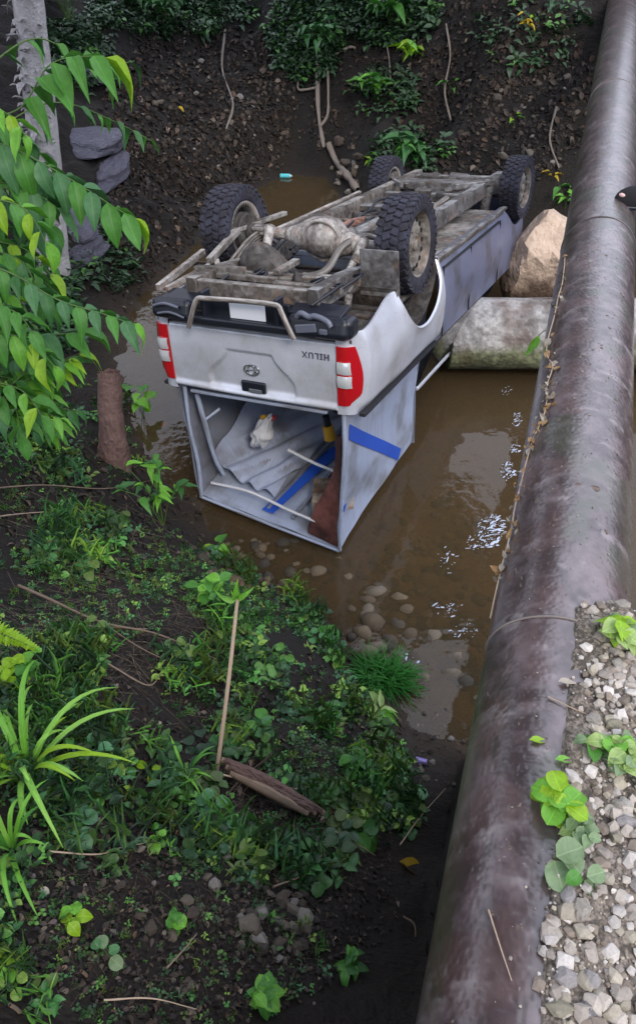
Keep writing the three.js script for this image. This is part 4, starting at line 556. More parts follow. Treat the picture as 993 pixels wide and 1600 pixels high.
// shrub on the left: branches reaching into the picture, nearer than the trunk
{
  const root = hit(-60, 640); root.y -= 0.05;
  const t = thing('shrub', 'leafy green shrub reaching in from the left edge with drooping branches', 'shrub', arr(root));
  const R = (u, v, d) => aim(u, v, d).sub(root), r = rng(101);
  part('stem', [tube([[0, 0, 0], arr(R(-90, 420, 4.6)), arr(R(-60, 200, 4.3)), arr(R(-10, 60, 4.2))], 0.03, 30, 8, 0.4), tube([[0.05, 0, 0.03], arr(R(-120, 520, 4.2)), arr(R(-60, 330, 4.0))], 0.025, 20, 8, 0.4)], M.darkBark, t);
  branch(t, [R(-60, 190, 4.3), R(30, 170, 4.2), R(80, 100, 4.15), R(140, 88, 4.1), R(172, 92, 4.1)], 11, 0.25, r, [L_.mid, L_.blue, L_.mid], { tip: L_.lime, hang: 0.8, kind: 'lance', ratio: 0.38, from: 0.35 });
  branch(t, [R(-80, 200, 4.2), R(20, 232, 4.05), R(110, 280, 4.0), R(170, 318, 3.95), R(214, 345, 3.95)], 17, 0.2, r, [L_.blue, L_.mid, L_.blue], { tip: L_.lime, hang: 0.75, kind: 'oval', ratio: 0.44, from: 0.2 });
  branch(t, [R(-60, 400, 3.9), R(20, 428, 3.8), R(90, 468, 3.75), R(160, 490, 3.7), R(212, 508, 3.7)], 19, 0.155, r, [L_.blue, L_.mid, L_.blue, L_.deep], { tip: L_.bright, hang: 0.7, kind: 'lance', ratio: 0.42, from: 0.15 });
  branch(t, [R(-60, 480, 4.1), R(20, 520, 4.0), R(90, 522, 3.95), R(135, 520, 3.95)], 7, 0.2, r, [L_.mid, L_.blue], { hang: 0.3, kind: 'oval', ratio: 0.36, from: 0.3 });
  branch(t, [R(-50, 130, 4.6), R(60, 60, 4.9), R(150, 105, 5.1), R(210, 95, 5.3)], 12, 0.15, r, [L_.deep, L_.mid], { hang: 0.8, kind: 'lance', ratio: 0.4 });
  branch(t, [R(-50, 230, 4.8), R(90, 160, 5.4), R(180, 190, 5.6), R(240, 222, 5.7)], 12, 0.14, r, [L_.deep, L_.mid], { hang: 0.9, kind: 'lance', ratio: 0.4, from: 0.5 });
  for (let i = 0; i < 27; i++) { const v0 = 170 + i * 18 + 20 * r(), d = 3.7 + 1.2 * r(), u1 = 30 + 75 * r(); branch(t, [R(-110, v0 - 40, d + 0.1), R(-40, v0 - 20, d), R(u1 * 0.5, v0, d - 0.05), R(u1, v0 + 30 + 30 * r(), d - 0.1)], 11, 0.13 + 0.05 * r(), r, i % 4 === 0 ? [L_.bright, L_.lime, L_.mid] : [L_.mid, L_.deep, L_.blue, L_.mid], { hang: 0.6, kind: r() < 0.5 ? 'lance' : 'oval', ratio: 0.42, from: 0.2 }); }
}
{ // second shrub low on the left
  const root = hit(-30, 740); const t = thing('shrub', 'low bright green shrub at the left edge below the drooping branches', 'shrub', arr(root)), r = rng(131), R = (u, v, d) => aim(u, v, d).sub(root);
  part('stem', [tube([[0, 0, 0], arr(R(-30, 650, 4.0)), arr(R(20, 600, 3.95))], 0.014, 16, 6, 0.4)], M.darkBark, t);
  for (let i = 0; i < 14; i++) { const a = -0.5 + 1.6 * r(), u1 = 20 + 110 * r(), v1 = 540 + 140 * r(), d = 3.95 + 0.3 * r(); branch(t, [R(-20, 660, 4.0), R(u1 * 0.4, (660 + v1) / 2 - 20, d), R(u1, v1, d)], 9, 0.11 + 0.05 * r(), r, i % 3 ? [L_.mid, L_.deep, L_.bright] : [L_.bright, L_.lime], { hang: 0.5, kind: 'lance', ratio: 0.4, from: 0.3 }); }
}

// ---- plants on the far bank
const FB = (label, u, v, o) => herb(label, u, v, { n: 6, per: 5, kind: 'lance', ratio: 0.42, spread: 0.9, ...o });
FB('dark green drooping plant at the top of the far bank, upper middle', 610, 42, { h: 0.6, len: 0.34, mats: [L_.deep, L_.blue, L_.mid], seed: 1, lean: V(0, -0.2, 0.5), n: 9 });
FB('yellow-green sprig hanging below the dark plant on the far bank', 642, 92, { h: 0.35, len: 0.26, mats: [L_.lime, L_.bright], seed: 2, lean: V(0, -0.5, 0.5), n: 4 });
FB('bright green leafy plant on the far bank between roots and hollow', 588, 152, { h: 0.4, len: 0.25, mats: [L_.mid, L_.bright, L_.deep], seed: 3, lean: V(0, -0.2, 0.5), n: 7 });
FB('glossy green plant right behind the overturned front wheels', 640, 258, { h: 0.35, len: 0.3, mats: [L_.mid, L_.deep, L_.blue], seed: 4, n: 7, lean: V(0, 0, 0.3) });
FB('small yellow plant high on the far bank near the big pipe', 822, 50, { h: 0.2, len: 0.15, mats: [L_.yellow, L_.lime], seed: 5, n: 3, per: 3 });
FB('lone green sprig in the middle of the far bank', 706, 152, { h: 0.22, len: 0.18, mats: [L_.mid], seed: 6, n: 2, per: 2 });
FB('small lime plant on the brown far bank above the truck', 802, 200, { h: 0.15, len: 0.13, mats: [L_.lime, L_.mid], seed: 7, n: 3, per: 2 });
FB('small green plant beside the boulder next to the big pipe', 882, 325, { h: 0.25, len: 0.2, mats: [L_.mid, L_.bright], seed: 8, n: 4, per: 3 });
FB('yellowing sprig above the boulder beside the big pipe', 862, 285, { h: 0.14, len: 0.14, mats: [L_.yellow], seed: 9, n: 2, per: 2 });
FB('green plant by the left front wheel of the truck', 578, 262, { h: 0.2, len: 0.16, mats: [L_.mid, L_.lime], seed: 10, n: 3, per: 3 });
FB('dim green plant hanging over the roots on the far bank', 500, 72, { h: 0.6, len: 0.26, mats: [L_.deep, L_.blue, L_.deep], seed: 12, n: 9, lean: V(0, -0.5, 0.5) });
FB('dim fern-like plant at the top edge left of centre', 262, 38, { h: 0.6, len: 0.24, mats: [L_.deep, L_.blue, L_.deep], seed: 13, n: 10, lean: V(0, -0.3, 0.5) });
FB('dark green plant in the top left corner beside the pale trunk', 110, 40, { h: 0.7, len: 0.26, mats: [L_.deep, L_.blue], seed: 14, n: 9 });
{
  const rockGeo = sd => { const g = new THREE.IcosahedronGeometry(1, 7), p = g.attributes.position; for (let i = 0; i < p.count; i++) { const x = p.getX(i), y = p.getY(i), z = p.getZ(i), k = 0.6 + 0.55 * noise(x * 1.6 + sd, y * 1.6 + 5, z * 1.6 + 4) + 0.3 * noise(x * 4 + sd, y * 4 + 5, z * 4 + 4); p.setXYZ(i, x * k, y * k, z * k); } g.computeVertexNormals(); return boxUV(mergeVertices(g), 1); };
  const wet = std({ map: rockT, color: col(0.12, 0.12, 0.17), roughness: 0.28, bumpMap: mudB, bumpScale: 0.02 });  // bluish colour stands in for the sky gleam on wet rock
  [[135, 222, 0.5, 0.12, 'flat wet rock ledge with sky gleam painted bluish beside the pale trunk'], [175, 268, 0.35, 0.1, 'smaller wet dark rock below the ledge by the trunk'], [118, 350, 0.4, 0.14, 'wet dark rock low behind the drooping branch'], [130, 110, 0.4, 0.12, 'wet grey rock high beside the pale trunk'], [135, 395, 0.28, 0.1, 'dark wet stone at the foot of the leaf litter']].forEach(([u, v, w, h, l], i) => { const p = hit(u, v); const m = single('wet_rock', rockGeo(600 + i), wet, l, 'rock', arr(p), undefined); m.scale.set(w, h, w * 0.55); m.rotation.set(0.35, i, 0.1); });
}
// roots and vines hanging down the far bank
{
  const mk = (label, list, r0, seed) => { const pts = list.map(([u, v]) => { const p = hit(u, v), n = slopeN(p.x, p.z); return p.addScaledVector(n, 0.05); }), b = pts[pts.length - 1].clone(), t = thing('hanging_root', label, 'root', arr(b)); part('root', tube(pts.map(p => arr(p.clone().sub(b))), r0, 40, 7, k => 0.7 + 0.5 * noise(k * 9, seed)), M.root, t); return t; };
  mk('pale forked root hanging straight down the far bank above the pool', [[498, 90], [497, 150], [500, 190], [505, 232]], 0.035, 1);
  mk('thin grey root just right of the forked root', [[512, 110], [514, 150], [512, 185], [502, 200]], 0.022, 2);
  mk('short bent root crossing the others on the far bank', [[468, 115], [466, 141], [482, 141], [498, 138]], 0.02, 3);
  mk('pale root running down to the water edge left of the front wheel', [[512, 225], [525, 250], [545, 275], [562, 300]], 0.06, 4);
  mk('long thin root hanging to the right of the dark hollow', [[700, 40], [706, 90], [698, 140], [708, 190]], 0.016, 6);
  mk('thin root beside the yellow-green sprig', [[606, 70], [610, 100], [612, 135]], 0.014, 7);
  mk('thin brown root down the leaf litter at the upper left', [[352, 50], [346, 110], [362, 165], [352, 205]], 0.018, 8);
  mk('reddish thin root above the boulder', [[868, 170], [858, 220], [872, 265]], 0.016, 9);
  mk('thin pale root lying on the dark bank at the upper middle', [[520, 90], [535, 82], [548, 76], [556, 78]], 0.025, 5);
}
{ // stump on the left bank
  const b = hit(178, 722), t = thing('tree_stump', 'old brown tree stump standing on the left bank', 'stump', arr(b));
  const D = b.distanceTo(V(0, EYE, 0)), top = aim(176, 585, D - 0.25).sub(b), g = tube([[0, -0.12, 0], arr(top.clone().multiplyScalar(0.4)), arr(top)], 0.11, 30, 28, k => 1.25 - 0.3 * k); { const p = g.attributes.position; for (let i = 0; i < p.count; i++) { const x = p.getX(i), y = p.getY(i), z = p.getZ(i), a = Math.atan2(z - y * 0.2, x), k = 1 + 0.5 * (noise(Math.cos(a) * 3 + 5, y * 2.5, Math.sin(a) * 3 + 5) - 0.5) + 0.25 * (noise(Math.cos(a) * 9 + 5, y * 6, Math.sin(a) * 9 + 5) - 0.5); p.setXYZ(i, x * k, y + (y > 0.3 ? 0.16 * (noise(Math.cos(a) * 4 + 8, 3, Math.sin(a) * 4 + 8) - 0.5) : 0), z * k); } g.computeVertexNormals(); }
  part('stump_wood', g, M.brownBark, t); const c = new THREE.CircleGeometry(0.085, 14); c.rotateX(-Math.PI / 2 + 0.25); c.translate(top.x, top.y - 0.06, top.z); part('cut_top', c, M.darkBark, t);
}

// ---- plants of the near slope, left side
blades('large bright green arching grass plant at the left edge', 45, 1215, { n: 30, len: 0.6, wid: 0.03, mats: [L_.bright, L_.fresh, L_.fresh, L_.lime], seed: 21, up: 0.9 });
blades('pale curled grass blades beside the large arching grass', 108, 1130, { n: 7, len: 0.27, wid: 0.018, mats: [L_.fresh, L_.pale], seed: 22 });
blades('bright grass blades in the left corner below the arching plant', 20, 1330, { n: 12, len: 0.34, wid: 0.022, mats: [L_.bright, L_.fresh, L_.mid], seed: 23, up: 1.2 });
blades('green grass shoot at the foot of the leaning stick', 290, 1215, { n: 9, len: 0.24, wid: 0.016, mats: [L_.bright, L_.mid], seed: 24 });
blades('thin upright grass below the dry log', 385, 1320, { n: 7, len: 0.16, wid: 0.01, mats: [L_.mid, L_.deep], seed: 25, up: 1.4 });
{ // fern frond at the left edge
  const b = hit(-40, 1010), t = thing('fern', 'lime green toothed fern leaf at the left edge', 'fern', arr(b)), r = rng(41), R = (u, v, d) => aim(u, v, d).sub(b);
  const d0 = b.distanceTo(V(0, EYE, 0)) - 0.2; const pts = [R(-60, 985, d0), R(0, 990, d0 - 0.05), R(66, 1018, d0 - 0.05)]; part('stem', tube(pts.map(arr), 0.003, 16, 5, 0.4), M.stem, t); const c = new THREE.CatmullRomCurve3(pts);
  for (let i = 0; i < 26; i++) { const q = i / 26, p = c.getPointAt(q), dd = c.getTangentAt(q); for (const s of [-1, 1]) { const sd = V(0, 0, 0).crossVectors(dd, V(0, 0.75, 0.65)).normalize(); const L = 0.075 * (1 - q) + 0.012; leaf(t, p, sd.multiplyScalar(s).addScaledVector(dd, 0.35), L, 0.026, q < 0.9 ? L_.lime : L_.bright, 'lance', r, V(0, 0.75, 0.65), 'leaflet'); } }
}
{ // leaning stick with a green shoot on top
  const b = hit(336, 1205), D = b.distanceTo(V(0, EYE, 0)), top = aim(371, 935, D - 0.32).sub(b), t = thing('leaning_stick', 'tall pale leaning stick with a green leaf shoot at its top', 'stick', arr(b)), r = rng(51);
  part('stick', tube([[0, -0.05, 0], arr(top.clone().multiplyScalar(0.5).add(V(0.008, 0, 0))), arr(top)], 0.0105, 24, 9, k => 1.05 - 0.25 * k + 0.12 * (noise(k * 22, 4) - 0.5)), M.dryStick, t);
  for (const [x, y, z, L] of [[0.02, 1, -0.1, 0.11], [-0.9, 0.25, 0.1, 0.12], [0.8, 0.75, 0.1, 0.1], [-0.3, 0.8, 0.4, 0.07]]) leaf(t, top, V(x, y, z), L, L * 0.3, L_.bright, 'lance', r, V(0, 0.4, 1));
}
{ // dry log with split bark and its litter of twigs
  const a = hit(345, 1215), c = hit(515, 1305), t = thing('dead_log', 'split rotten brown log lying across the near slope', 'log', arr(a)), d = c.clone().sub(a), n = slopeN(a.x, a.z);
  for (let i = 0; i < 5; i++) { const o = n.clone().multiplyScalar(0.065 + 0.014 * (i % 2)).add(V(0.012 * (i - 2), 0, 0.016 * (i - 2))); part('wood_splinter', tube([arr(o), arr(d.clone().multiplyScalar(0.35).add(o).add(V(0, 0.012 * Math.sin(i * 2), 0))), arr(d.clone().multiplyScalar(0.95 - 0.06 * i).add(o))], 0.019, 24, 7, k => 0.5 + 0.9 * Math.sin(0.3 + k * 2.6) * (0.8 + 0.4 * noise(k * 8, i))), i % 2 ? M.brownBark : M.dryTwig, t); }
}
{
  const stick = (label, list, r0, mat = M.dryTwig, lift = 0.02, fork) => { const pts = list.map(([u, v]) => { const p = hit(u, v); return p.addScaledVector(slopeN(p.x, p.z), lift); }), b = pts[0].clone(), t = thing('fallen_branch', label, 'branch', arr(b)); part('branch', tube(pts.map(p => arr(p.clone().sub(b))), r0, 40, 6, k => (1 - 0.6 * k) * (0.85 + 0.3 * noise(k * 14, r0 * 1000))), mat, t); if (fork) for (const f of fork) { const q = f.map(([u, v]) => { const p = hit(u, v); return p.addScaledVector(slopeN(p.x, p.z), lift); }); part('twig', tube(q.map(p => arr(p.sub(b))), r0 * 0.55, 24, 5, 0.4), mat, t); } return t; };
  stick('long dead branch curving from the left edge over the leafy slope', [[20, 928], [70, 950], [150, 985], [240, 1003], [330, 1040]], 0.008, M.dryTwig, 0.06, [[[150, 985], [220, 1030], [300, 1062]], [[90, 990], [160, 992], [225, 995]]]);
  stick('forked dead twig below the long branch on the left slope', [[165, 1050], [222, 1082], [246, 1062]], 0.005, M.dryTwig, 0.05);
  stick('pale straight twig pointing right across the log', [[340, 1222], [420, 1240], [518, 1248]], 0.005, M.dryStick, 0.05);
  stick('bundle of dead roots running down from the log', [[420, 1185], [365, 1235], [330, 1280], [318, 1300]], 0.006, M.brownBark, 0.04, [[[440, 1200], [380, 1240], [352, 1282]], [[436, 1170], [390, 1215], [345, 1262]]]);
  stick('dead twig running up to the right end of the log', [[420, 1400], [470, 1375], [510, 1330]], 0.005, M.dryTwig, 0.04);
  stick('thin twig right of the log end', [[520, 1310], [555, 1330], [580, 1345]], 0.006, M.dryTwig, 0.03);
  stick('thin pale stalk leaning beside the big pipe', [[620, 1335], [650, 1290], [692, 1245]], 0.0035, M.dryStick, 0.05);
  stick('small stick in the black shade left of the big pipe', [[625, 1440], [642, 1452], [660, 1466]], 0.005, M.dryTwig, 0.03);
  stick('dead twig among stones at the lower left', [[255, 1525], [285, 1490], [302, 1468]], 0.004, M.dryTwig, 0.03);
  stick('curved dry straw on the dark soil at the lower left', [[70, 1342], [150, 1345], [190, 1332], [235, 1325]], 0.0035, M.dryStick, 0.03);
  stick('dry straw near the bottom left edge', [[160, 1575], [230, 1570], [300, 1590]], 0.003, M.dryStick, 0.03);
  stick('pair of pale bare twigs at the left edge beside the mud', [[-20, 826], [30, 820], [66, 814]], 0.007, M.dryStick, 0.08);
  stick('thin dead twig lying left of the mud under the stump', [[-20, 775], [60, 768], [160, 775], [230, 760]], 0.006, M.dryTwig, 0.06);
  // short dead stalks standing at the bottom left
  for (const [u, v, h, label] of [[56, 1530, 0.1, 'short dead stalk standing at the bottom left edge'], [135, 1525, 0.07, 'shorter dead stalk right of the bottom left stalk'], [30, 1580, 0.09, 'dead stalk in the bottom left corner']]) { const b = hit(u, v), t = thing('dead_stalk', label, 'stalk', arr(b)); part('stalk', tube([[0, -0.02, 0], [0.004, h * 0.5, 0.003], [0.002, h, 0.006]], 0.006, 8, 6, 0.8), M.dryTwig, t); }
}
// herbs, each on its own spot
const HB = (label, u, v, o) => herb(label, u, v, { n: 3, per: 3, h: 0.07, len: 0.05, ratio: 0.75, kind: 'oval', mats: [L_.mid, L_.bright], ...o });
HB('two round lime leaves on the dark slope left of the stick', 240, 1215, { mats: [L_.lime], len: 0.058, n: 2, per: 2, seed: 61, kind: 'round', ratio: 0.6 });
HB('small green clover at the lower left, beside dry straw', 250, 1318, { seed: 62, kind: 'round', len: 0.04, ratio: 0.9 });
HB('bright green leaf pair in the lower left stones', 122, 1440, { seed: 63, mats: [L_.bright, L_.lime], len: 0.05 });
HB('four lobed seedling right of the lower left stones', 278, 1450, { seed: 64, kind: 'round', len: 0.036, ratio: 0.9, per: 4, mats: [L_.bright, L_.mid] });
HB('blue-green round leaf at the bottom left', 175, 1500, { seed: 65, mats: [L_.grey, L_.blue], kind: 'round', ratio: 0.85, len: 0.045, n: 2, per: 2 });
HB('bright green leafy plant at the bottom, left of centre', 415, 1562, { seed: 66, len: 0.06, n: 5, per: 4, mats: [L_.bright, L_.mid], h: 0.08 });
HB('dark green five leaved plant at the bottom centre', 548, 1512, { seed: 67, len: 0.06, n: 3, per: 4, mats: [L_.deep, L_.mid], ratio: 0.5 });
HB('pale jagged seedling just below the grass tuft', 592, 1118, { seed: 68, len: 0.14, n: 2, per: 4, mats: [L_.pale, L_.pale, L_.bright], kind: 'lance', ratio: 0.36, h: 0.12 });
HB('glossy green leaves right of the dry log', 565, 1310, { seed: 69, len: 0.1, n: 3, per: 3, mats: [L_.mid, L_.deep], ratio: 0.8 });
HB('green plant close to the big pipe above the yellow leaf', 632, 1278, { seed: 70, len: 0.075, n: 4, spread: 0.3, per: 4, mats: [L_.mid, L_.deep, L_.bright] });
HB('yellow-green leaves at the lower left edge', 20, 1520, { seed: 71, mats: [L_.lime, L_.bright], len: 0.045 });
HB('bright leaves at the left edge under the fern', 40, 1075, { seed: 72, mats: [L_.bright, L_.lime, L_.mid], len: 0.09, n: 6, per: 4, h: 0.14 });
HB('green broad leaf low on the left slope under the twig', 205, 1205, { seed: 73, mats: [L_.mid], len: 0.06, n: 2, per: 2 });
HB('tall green weed in front of the mud left of the canopy', 255, 820, { seed: 74, mats: [L_.mid, L_.bright, L_.deep], len: 0.14, n: 7, per: 5, h: 0.5, kind: 'lance', ratio: 0.4 });
HB('pale leaf with yellow edge drooping at the left beside the stump', 62, 690, { seed: 75, mats: [L_.pale, L_.blue, L_.yellow], len: 0.26, n: 2, per: 3, h: 0.4, kind: 'lance', ratio: 0.4 });
HB('bright green leaf plant right of the stump', 225, 655, { seed: 76, mats: [L_.bright, L_.mid], len: 0.16, n: 4, per: 3, h: 0.3 });
HB('lime leaf by the stones below the canopy corner', 345, 870, { seed: 77, mats: [L_.lime, L_.bright, L_.mid], len: 0.1, n: 4, per: 3, h: 0.15 });
HB('green weed left of the leaning stick top', 335, 945, { seed: 78, mats: [L_.mid, L_.bright], len: 0.09, n: 6, per: 4, h: 0.18 });
HB('green two leaf plant on the bare soil above the grass tuft', 515, 1000, { seed: 79, mats: [L_.mid], len: 0.09, n: 3, per: 3, h: 0.1, kind: 'round' });
HB('dark green low plant under the middle of the slope', 560, 1215, { seed: 80, mats: [L_.deep, L_.mid], len: 0.09, n: 7, per: 5, h: 0.14 });
HB('shiny leaf plant left of the middle of the slope', 410, 1145, { seed: 81, mats: [L_.mid, L_.blue], len: 0.08, n: 4, per: 3, h: 0.1 });
// plants on the gravel
const GB = (label, u, v, o) => HB(label, u, v, { at: (() => { const d = ray(u, v), t = (GRAVEL - EYE) / d.y; return V(d.x * t, GRAVEL + 0.005, d.z * t); })(), h: 0.05, ...o });
GB('lime green lobed plant growing between the big pipe and the gravel', 862, 1262, { seed: 91, mats: [L_.lime, L_.bright], len: 0.05, n: 6, per: 4, kind: 'round', ratio: 0.85, h: 0.06 });
GB('grey-green round leaf at the gravel edge below the lime plant', 860, 1350, { seed: 92, mats: [L_.grey], len: 0.058, n: 1, per: 2, kind: 'round', ratio: 0.9, h: 0.03 });
GB('small green leaf among stones right of the grey-green leaf', 908, 1380, { seed: 93, mats: [L_.grey, L_.mid], len: 0.045, n: 2, per: 2, kind: 'round', ratio: 0.85, h: 0.03 });
GB('low pale green plant spreading on the gravel at the right edge', 965, 1190, { seed: 94, mats: [L_.pale, L_.bright, L_.grey], len: 0.045, n: 9, per: 4, h: 0.04, spread: 1.6 });
GB('green leaf among white stones beside the pale plant', 917, 1168, { seed: 95, mats: [L_.mid, L_.grey], len: 0.045, n: 2, per: 2, h: 0.03 });
GB('yellow-green plant at the top end of the gravel by the right edge', 972, 1000, { seed: 96, mats: [L_.lime, L_.pale, L_.grey], len: 0.055, n: 7, per: 4, h: 0.05, spread: 1.2 });
GB('dusty grey weed among stones right of the lime plant', 905, 1300, { seed: 97, mats: [L_.grey, L_.pale], len: 0.035, n: 5, per: 3, h: 0.03, spread: 1.2 });
// grass tuft by the water
{
  const b = hit(595, 1065), t = thing('grass_tuft', 'dense dark green grass tuft at the water edge', 'grass', arr(b)), r = rng(201), gs = [];
  for (let i = 0; i < 420; i++) { const a = r() * 6.283, L = 0.18 + 0.17 * r(), bx = (r() - 0.5) * 0.22, bz = (r() - 0.5) * 0.14; const g = LF.blade[2].clone(); g.scale(0.012, L * 0.5, L); g.rotateX(-0.95 + 1.0 * r()); g.rotateY(a); g.translate(bx, -0.005 + 0.03 * r(), bz); gs.push(g); }
  const m = part('blades', gs, leafMat(0.05, 0.22, 0.05), t); m.userData = { kind: 'stuff' };
}
// ground cover and leaf litter nobody could count
function patch(name, label, spots, geo, mat, fill, seed) {
  const r = rng(seed), list = []; for (const [u, v, ru, rv, n, extra] of spots) for (let i = 0; i < n; i++) { const a = r() * 6.283, q = Math.sqrt(r()), p = hit(u + ru * q * Math.cos(a), v + rv * q * Math.sin(a)); if (p.y < WATER + 0.015 || p.z < -24) continue; list.push([p, extra]); }
  const im = instances(name, geo, mat, list.length, scene, (i, o) => fill(list[i], o, r)); im.userData = { kind: 'stuff', label, category: name.replace(/_/g, ' ') }; return im;
}
{
  const mkCl = (kind, n, w, tilt, seed) => { const q0 = rng(seed); return merge([...Array(n)].map((_, i) => { const q = LF[kind][i % 4].clone(), L = 0.6 + 0.6 * q0(); q.scale(w * L, L, L); q.rotateX(-tilt * (0.3 + 1.2 * q0())); q.rotateY(i * 2.4 + q0() * 1.2); q.translate((q0() - 0.5) * 1.1, 0.15 + 0.9 * q0(), (q0() - 0.5) * 1.1); return q; })); };
  const cls = [mkCl('round', 7, 0.85, 0.3, 1), mkCl('oval', 8, 0.5, 0.35, 2), mkCl('lance', 9, 0.32, 0.5, 3), mkCl('blade', 12, 0.09, 1.1, 4)];
  const cl = cls[1];
  const greens = [[0.06, 0.2, 0.035], [0.035, 0.13, 0.03], [0.1, 0.26, 0.04], [0.05, 0.15, 0.06], [0.16, 0.27, 0.04]];
  const coverSpots = [[410, 940, 120, 50, 380], [90, 1150, 120, 120, 90], [300, 900, 120, 40, 170], [130, 960, 140, 60, 120], [420, 1070, 170, 100, 130], [530, 1190, 110, 70, 190], [600, 1270, 60, 40, 35], [70, 1050, 90, 70, 150], [170, 870, 150, 60, 130], [120, 680, 140, 90, 150], [200, 1250, 220, 140, 80], [250, 1500, 270, 110, 130], [420, 1330, 130, 60, 60], [60, 1400, 90, 140, 50], [30, 800, 90, 100, 110]];
  const logA = hit(345, 1215), logB = hit(515, 1305);
  const cover = ([p], o, r) => { const d = Math.hypot(p.x, EYE - p.y, p.z); o.p.copy(p); o.q.setFromEuler(new THREE.Euler((r() - 0.5) * 0.7, r() * 6.28, (r() - 0.5) * 0.7)); o.s.setScalar((0.018 + 0.028 * r()) * (d > 3 ? 1.5 : 1)); const c = greens[Math.floor(r() * 5)], k = 0.7 + 0.8 * r(); const kk = (r() < 0.34 ? 1.7 : 0.7) * (p.z < -2.2 ? 1.25 : 1); o.c.setRGB(c[0] * k * kk, c[1] * k * kk, c[2] * k * kk); };
  [['ground_cover', 'round leaved green weeds covering the near slope'], ['ground_cover', 'pointed leaved green weeds covering the near slope'], ['ground_cover', 'narrow leaved dim weeds covering the near slope'], ['low_grass', 'thin low grass blades growing all over the near slope']].forEach(([n, l], i) => patch(n, l, coverSpots.map(q => [q[0], q[1], q[2], q[3], Math.round(q[4] * [0.7, 0.6, 0.5, 0.6][i])]), cls[i], M.instLeaf, ([p], o, r) => { cover([p], o, r); if (noise(p.x * 2.6, p.z * 2.6, 4) < 0.5 || r() < 0.12) o.s.multiplyScalar(0.3); if (i === 3) o.s.multiplyScalar(2.2); const lg = logA.distanceTo(p) + logB.distanceTo(p) - logA.distanceTo(logB); if (lg < 0.09) o.s.multiplyScalar(0.3); }, 301 + i * 20));
  patch('far_undergrowth', 'dim green undergrowth along the top of the far banks', [[270, 20, 130, 45, 330], [480, 60, 60, 75, 420], [120, 90, 60, 60, 200], [600, 25, 90, 50, 330], [600, 150, 50, 40, 60], [60, 500, 70, 90, 160], [830, 60, 90, 60, 50], [640, 240, 60, 30, 50], [150, 420, 70, 60, 70]], cl, M.instLeaf,
    ([p], o, r) => { o.p.copy(p); o.q.setFromEuler(new THREE.Euler((r() - 0.5) * 0.9, r() * 6.28, (r() - 0.5) * 0.9)); o.s.setScalar(0.07 + 0.08 * r()); const k = 0.5 + 0.7 * r(); const b = r() < 0.12 ? 2.4 : 1; o.c.setRGB(0.045 * k * b, 0.13 * k * b, 0.045 * k); }, 302);
  const dead = LF.oval[1].clone(); dead.scale(0.5, 1, 1);
  const tones = [[0.16, 0.1, 0.06], [0.26, 0.18, 0.12], [0.1, 0.065, 0.045], [0.34, 0.27, 0.2], [0.2, 0.15, 0.12], [0.13, 0.1, 0.09]];
  const lit = ([p, big], o, r) => { const n = slopeN(p.x, p.z); o.p.copy(p).addScaledVector(n, 0.008); o.q.setFromUnitVectors(UPV, n).multiply(new THREE.Quaternion().setFromEuler(new THREE.Euler((r() - 0.5) * 0.9, r() * 6.28, (r() - 0.5) * 0.9))); o.s.setScalar(big * (0.6 + 0.8 * r())); const c = tones[Math.floor(r() * 6)], k = 0.1 + 0.5 * r() * r() + (r() < 0.09 ? 0.6 : 0); const f = p.z < -7 ? 0.8 : 1; o.c.setRGB(c[0] * k * f, c[1] * k * f, c[2] * k * f * 1.05); };  // litter beyond the truck is darkened to carry the far bank shade
  patch('leaf_litter', 'dead brown leaves lying on the far bank', [[310, 170, 150, 140, 2300, 0.11], [230, 330, 90, 110, 700, 0.1], [770, 140, 160, 150, 1400, 0.1], [500, 120, 120, 120, 500, 0.09], [230, 440, 60, 60, 200, 0.07]], dead, M.litter, lit, 303);
  patch('slope_litter', 'dead leaves and straw scattered on the near slope', [[200, 1120, 220, 140, 900, 0.035], [300, 1400, 320, 200, 2000, 0.024], [550, 1150, 130, 150, 350, 0.04], [170, 800, 170, 110, 420, 0.07], [440, 1260, 120, 60, 200, 0.045]], dead, M.litter, lit, 304);
  const straw = new THREE.CylinderGeometry(0.025, 0.015, 1, 5); straw.rotateX(Math.PI / 2);
  patch('twig_litter', 'thin dead twigs and straws strewn over the near slope', [[150, 990, 190, 100, 420, 0.17], [180, 1030, 200, 120, 250, 0.14], [330, 1330, 300, 120, 420, 0.08], [250, 1500, 260, 90, 250, 0.05], [150, 800, 160, 90, 110, 0.25], [420, 1240, 90, 60, 70, 0.12], [560, 1200, 120, 160, 70, 0.1]], straw, M.litter, (e, o, r) => { lit(e, o, r); o.s.set(0.14 * e[1], 0.14 * e[1], e[1] * (0.5 + r())); o.p.y += 0.012; const k = 0.4 + 1.2 * r() * r(); o.c.setRGB(0.36 * k, 0.28 * k, 0.2 * k); }, 305);
  patch('pebble_litter', 'grit and pebbles scattered over the banks', [[450, 1440, 110, 90, 420, 0.007], [300, 1400, 300, 190, 500, 0.005], [650, 1160, 90, 100, 300, 0.007], [520, 940, 120, 60, 250, 0.014], [400, 850, 110, 40, 200, 0.014], [780, 170, 140, 130, 500, 0.03], [320, 200, 140, 120, 400, 0.03]], STONES[1], M.stoneInst, ([p, s], o, r) => { o.p.copy(p); o.q.copy(randQ(r)); o.s.setScalar(s * (0.5 + 1.3 * r() * r())); const k = 0.15 + 0.85 * r() * r() * r(); o.c.setRGB(0.2 * k, 0.165 * k, 0.135 * k); }, 306);
}
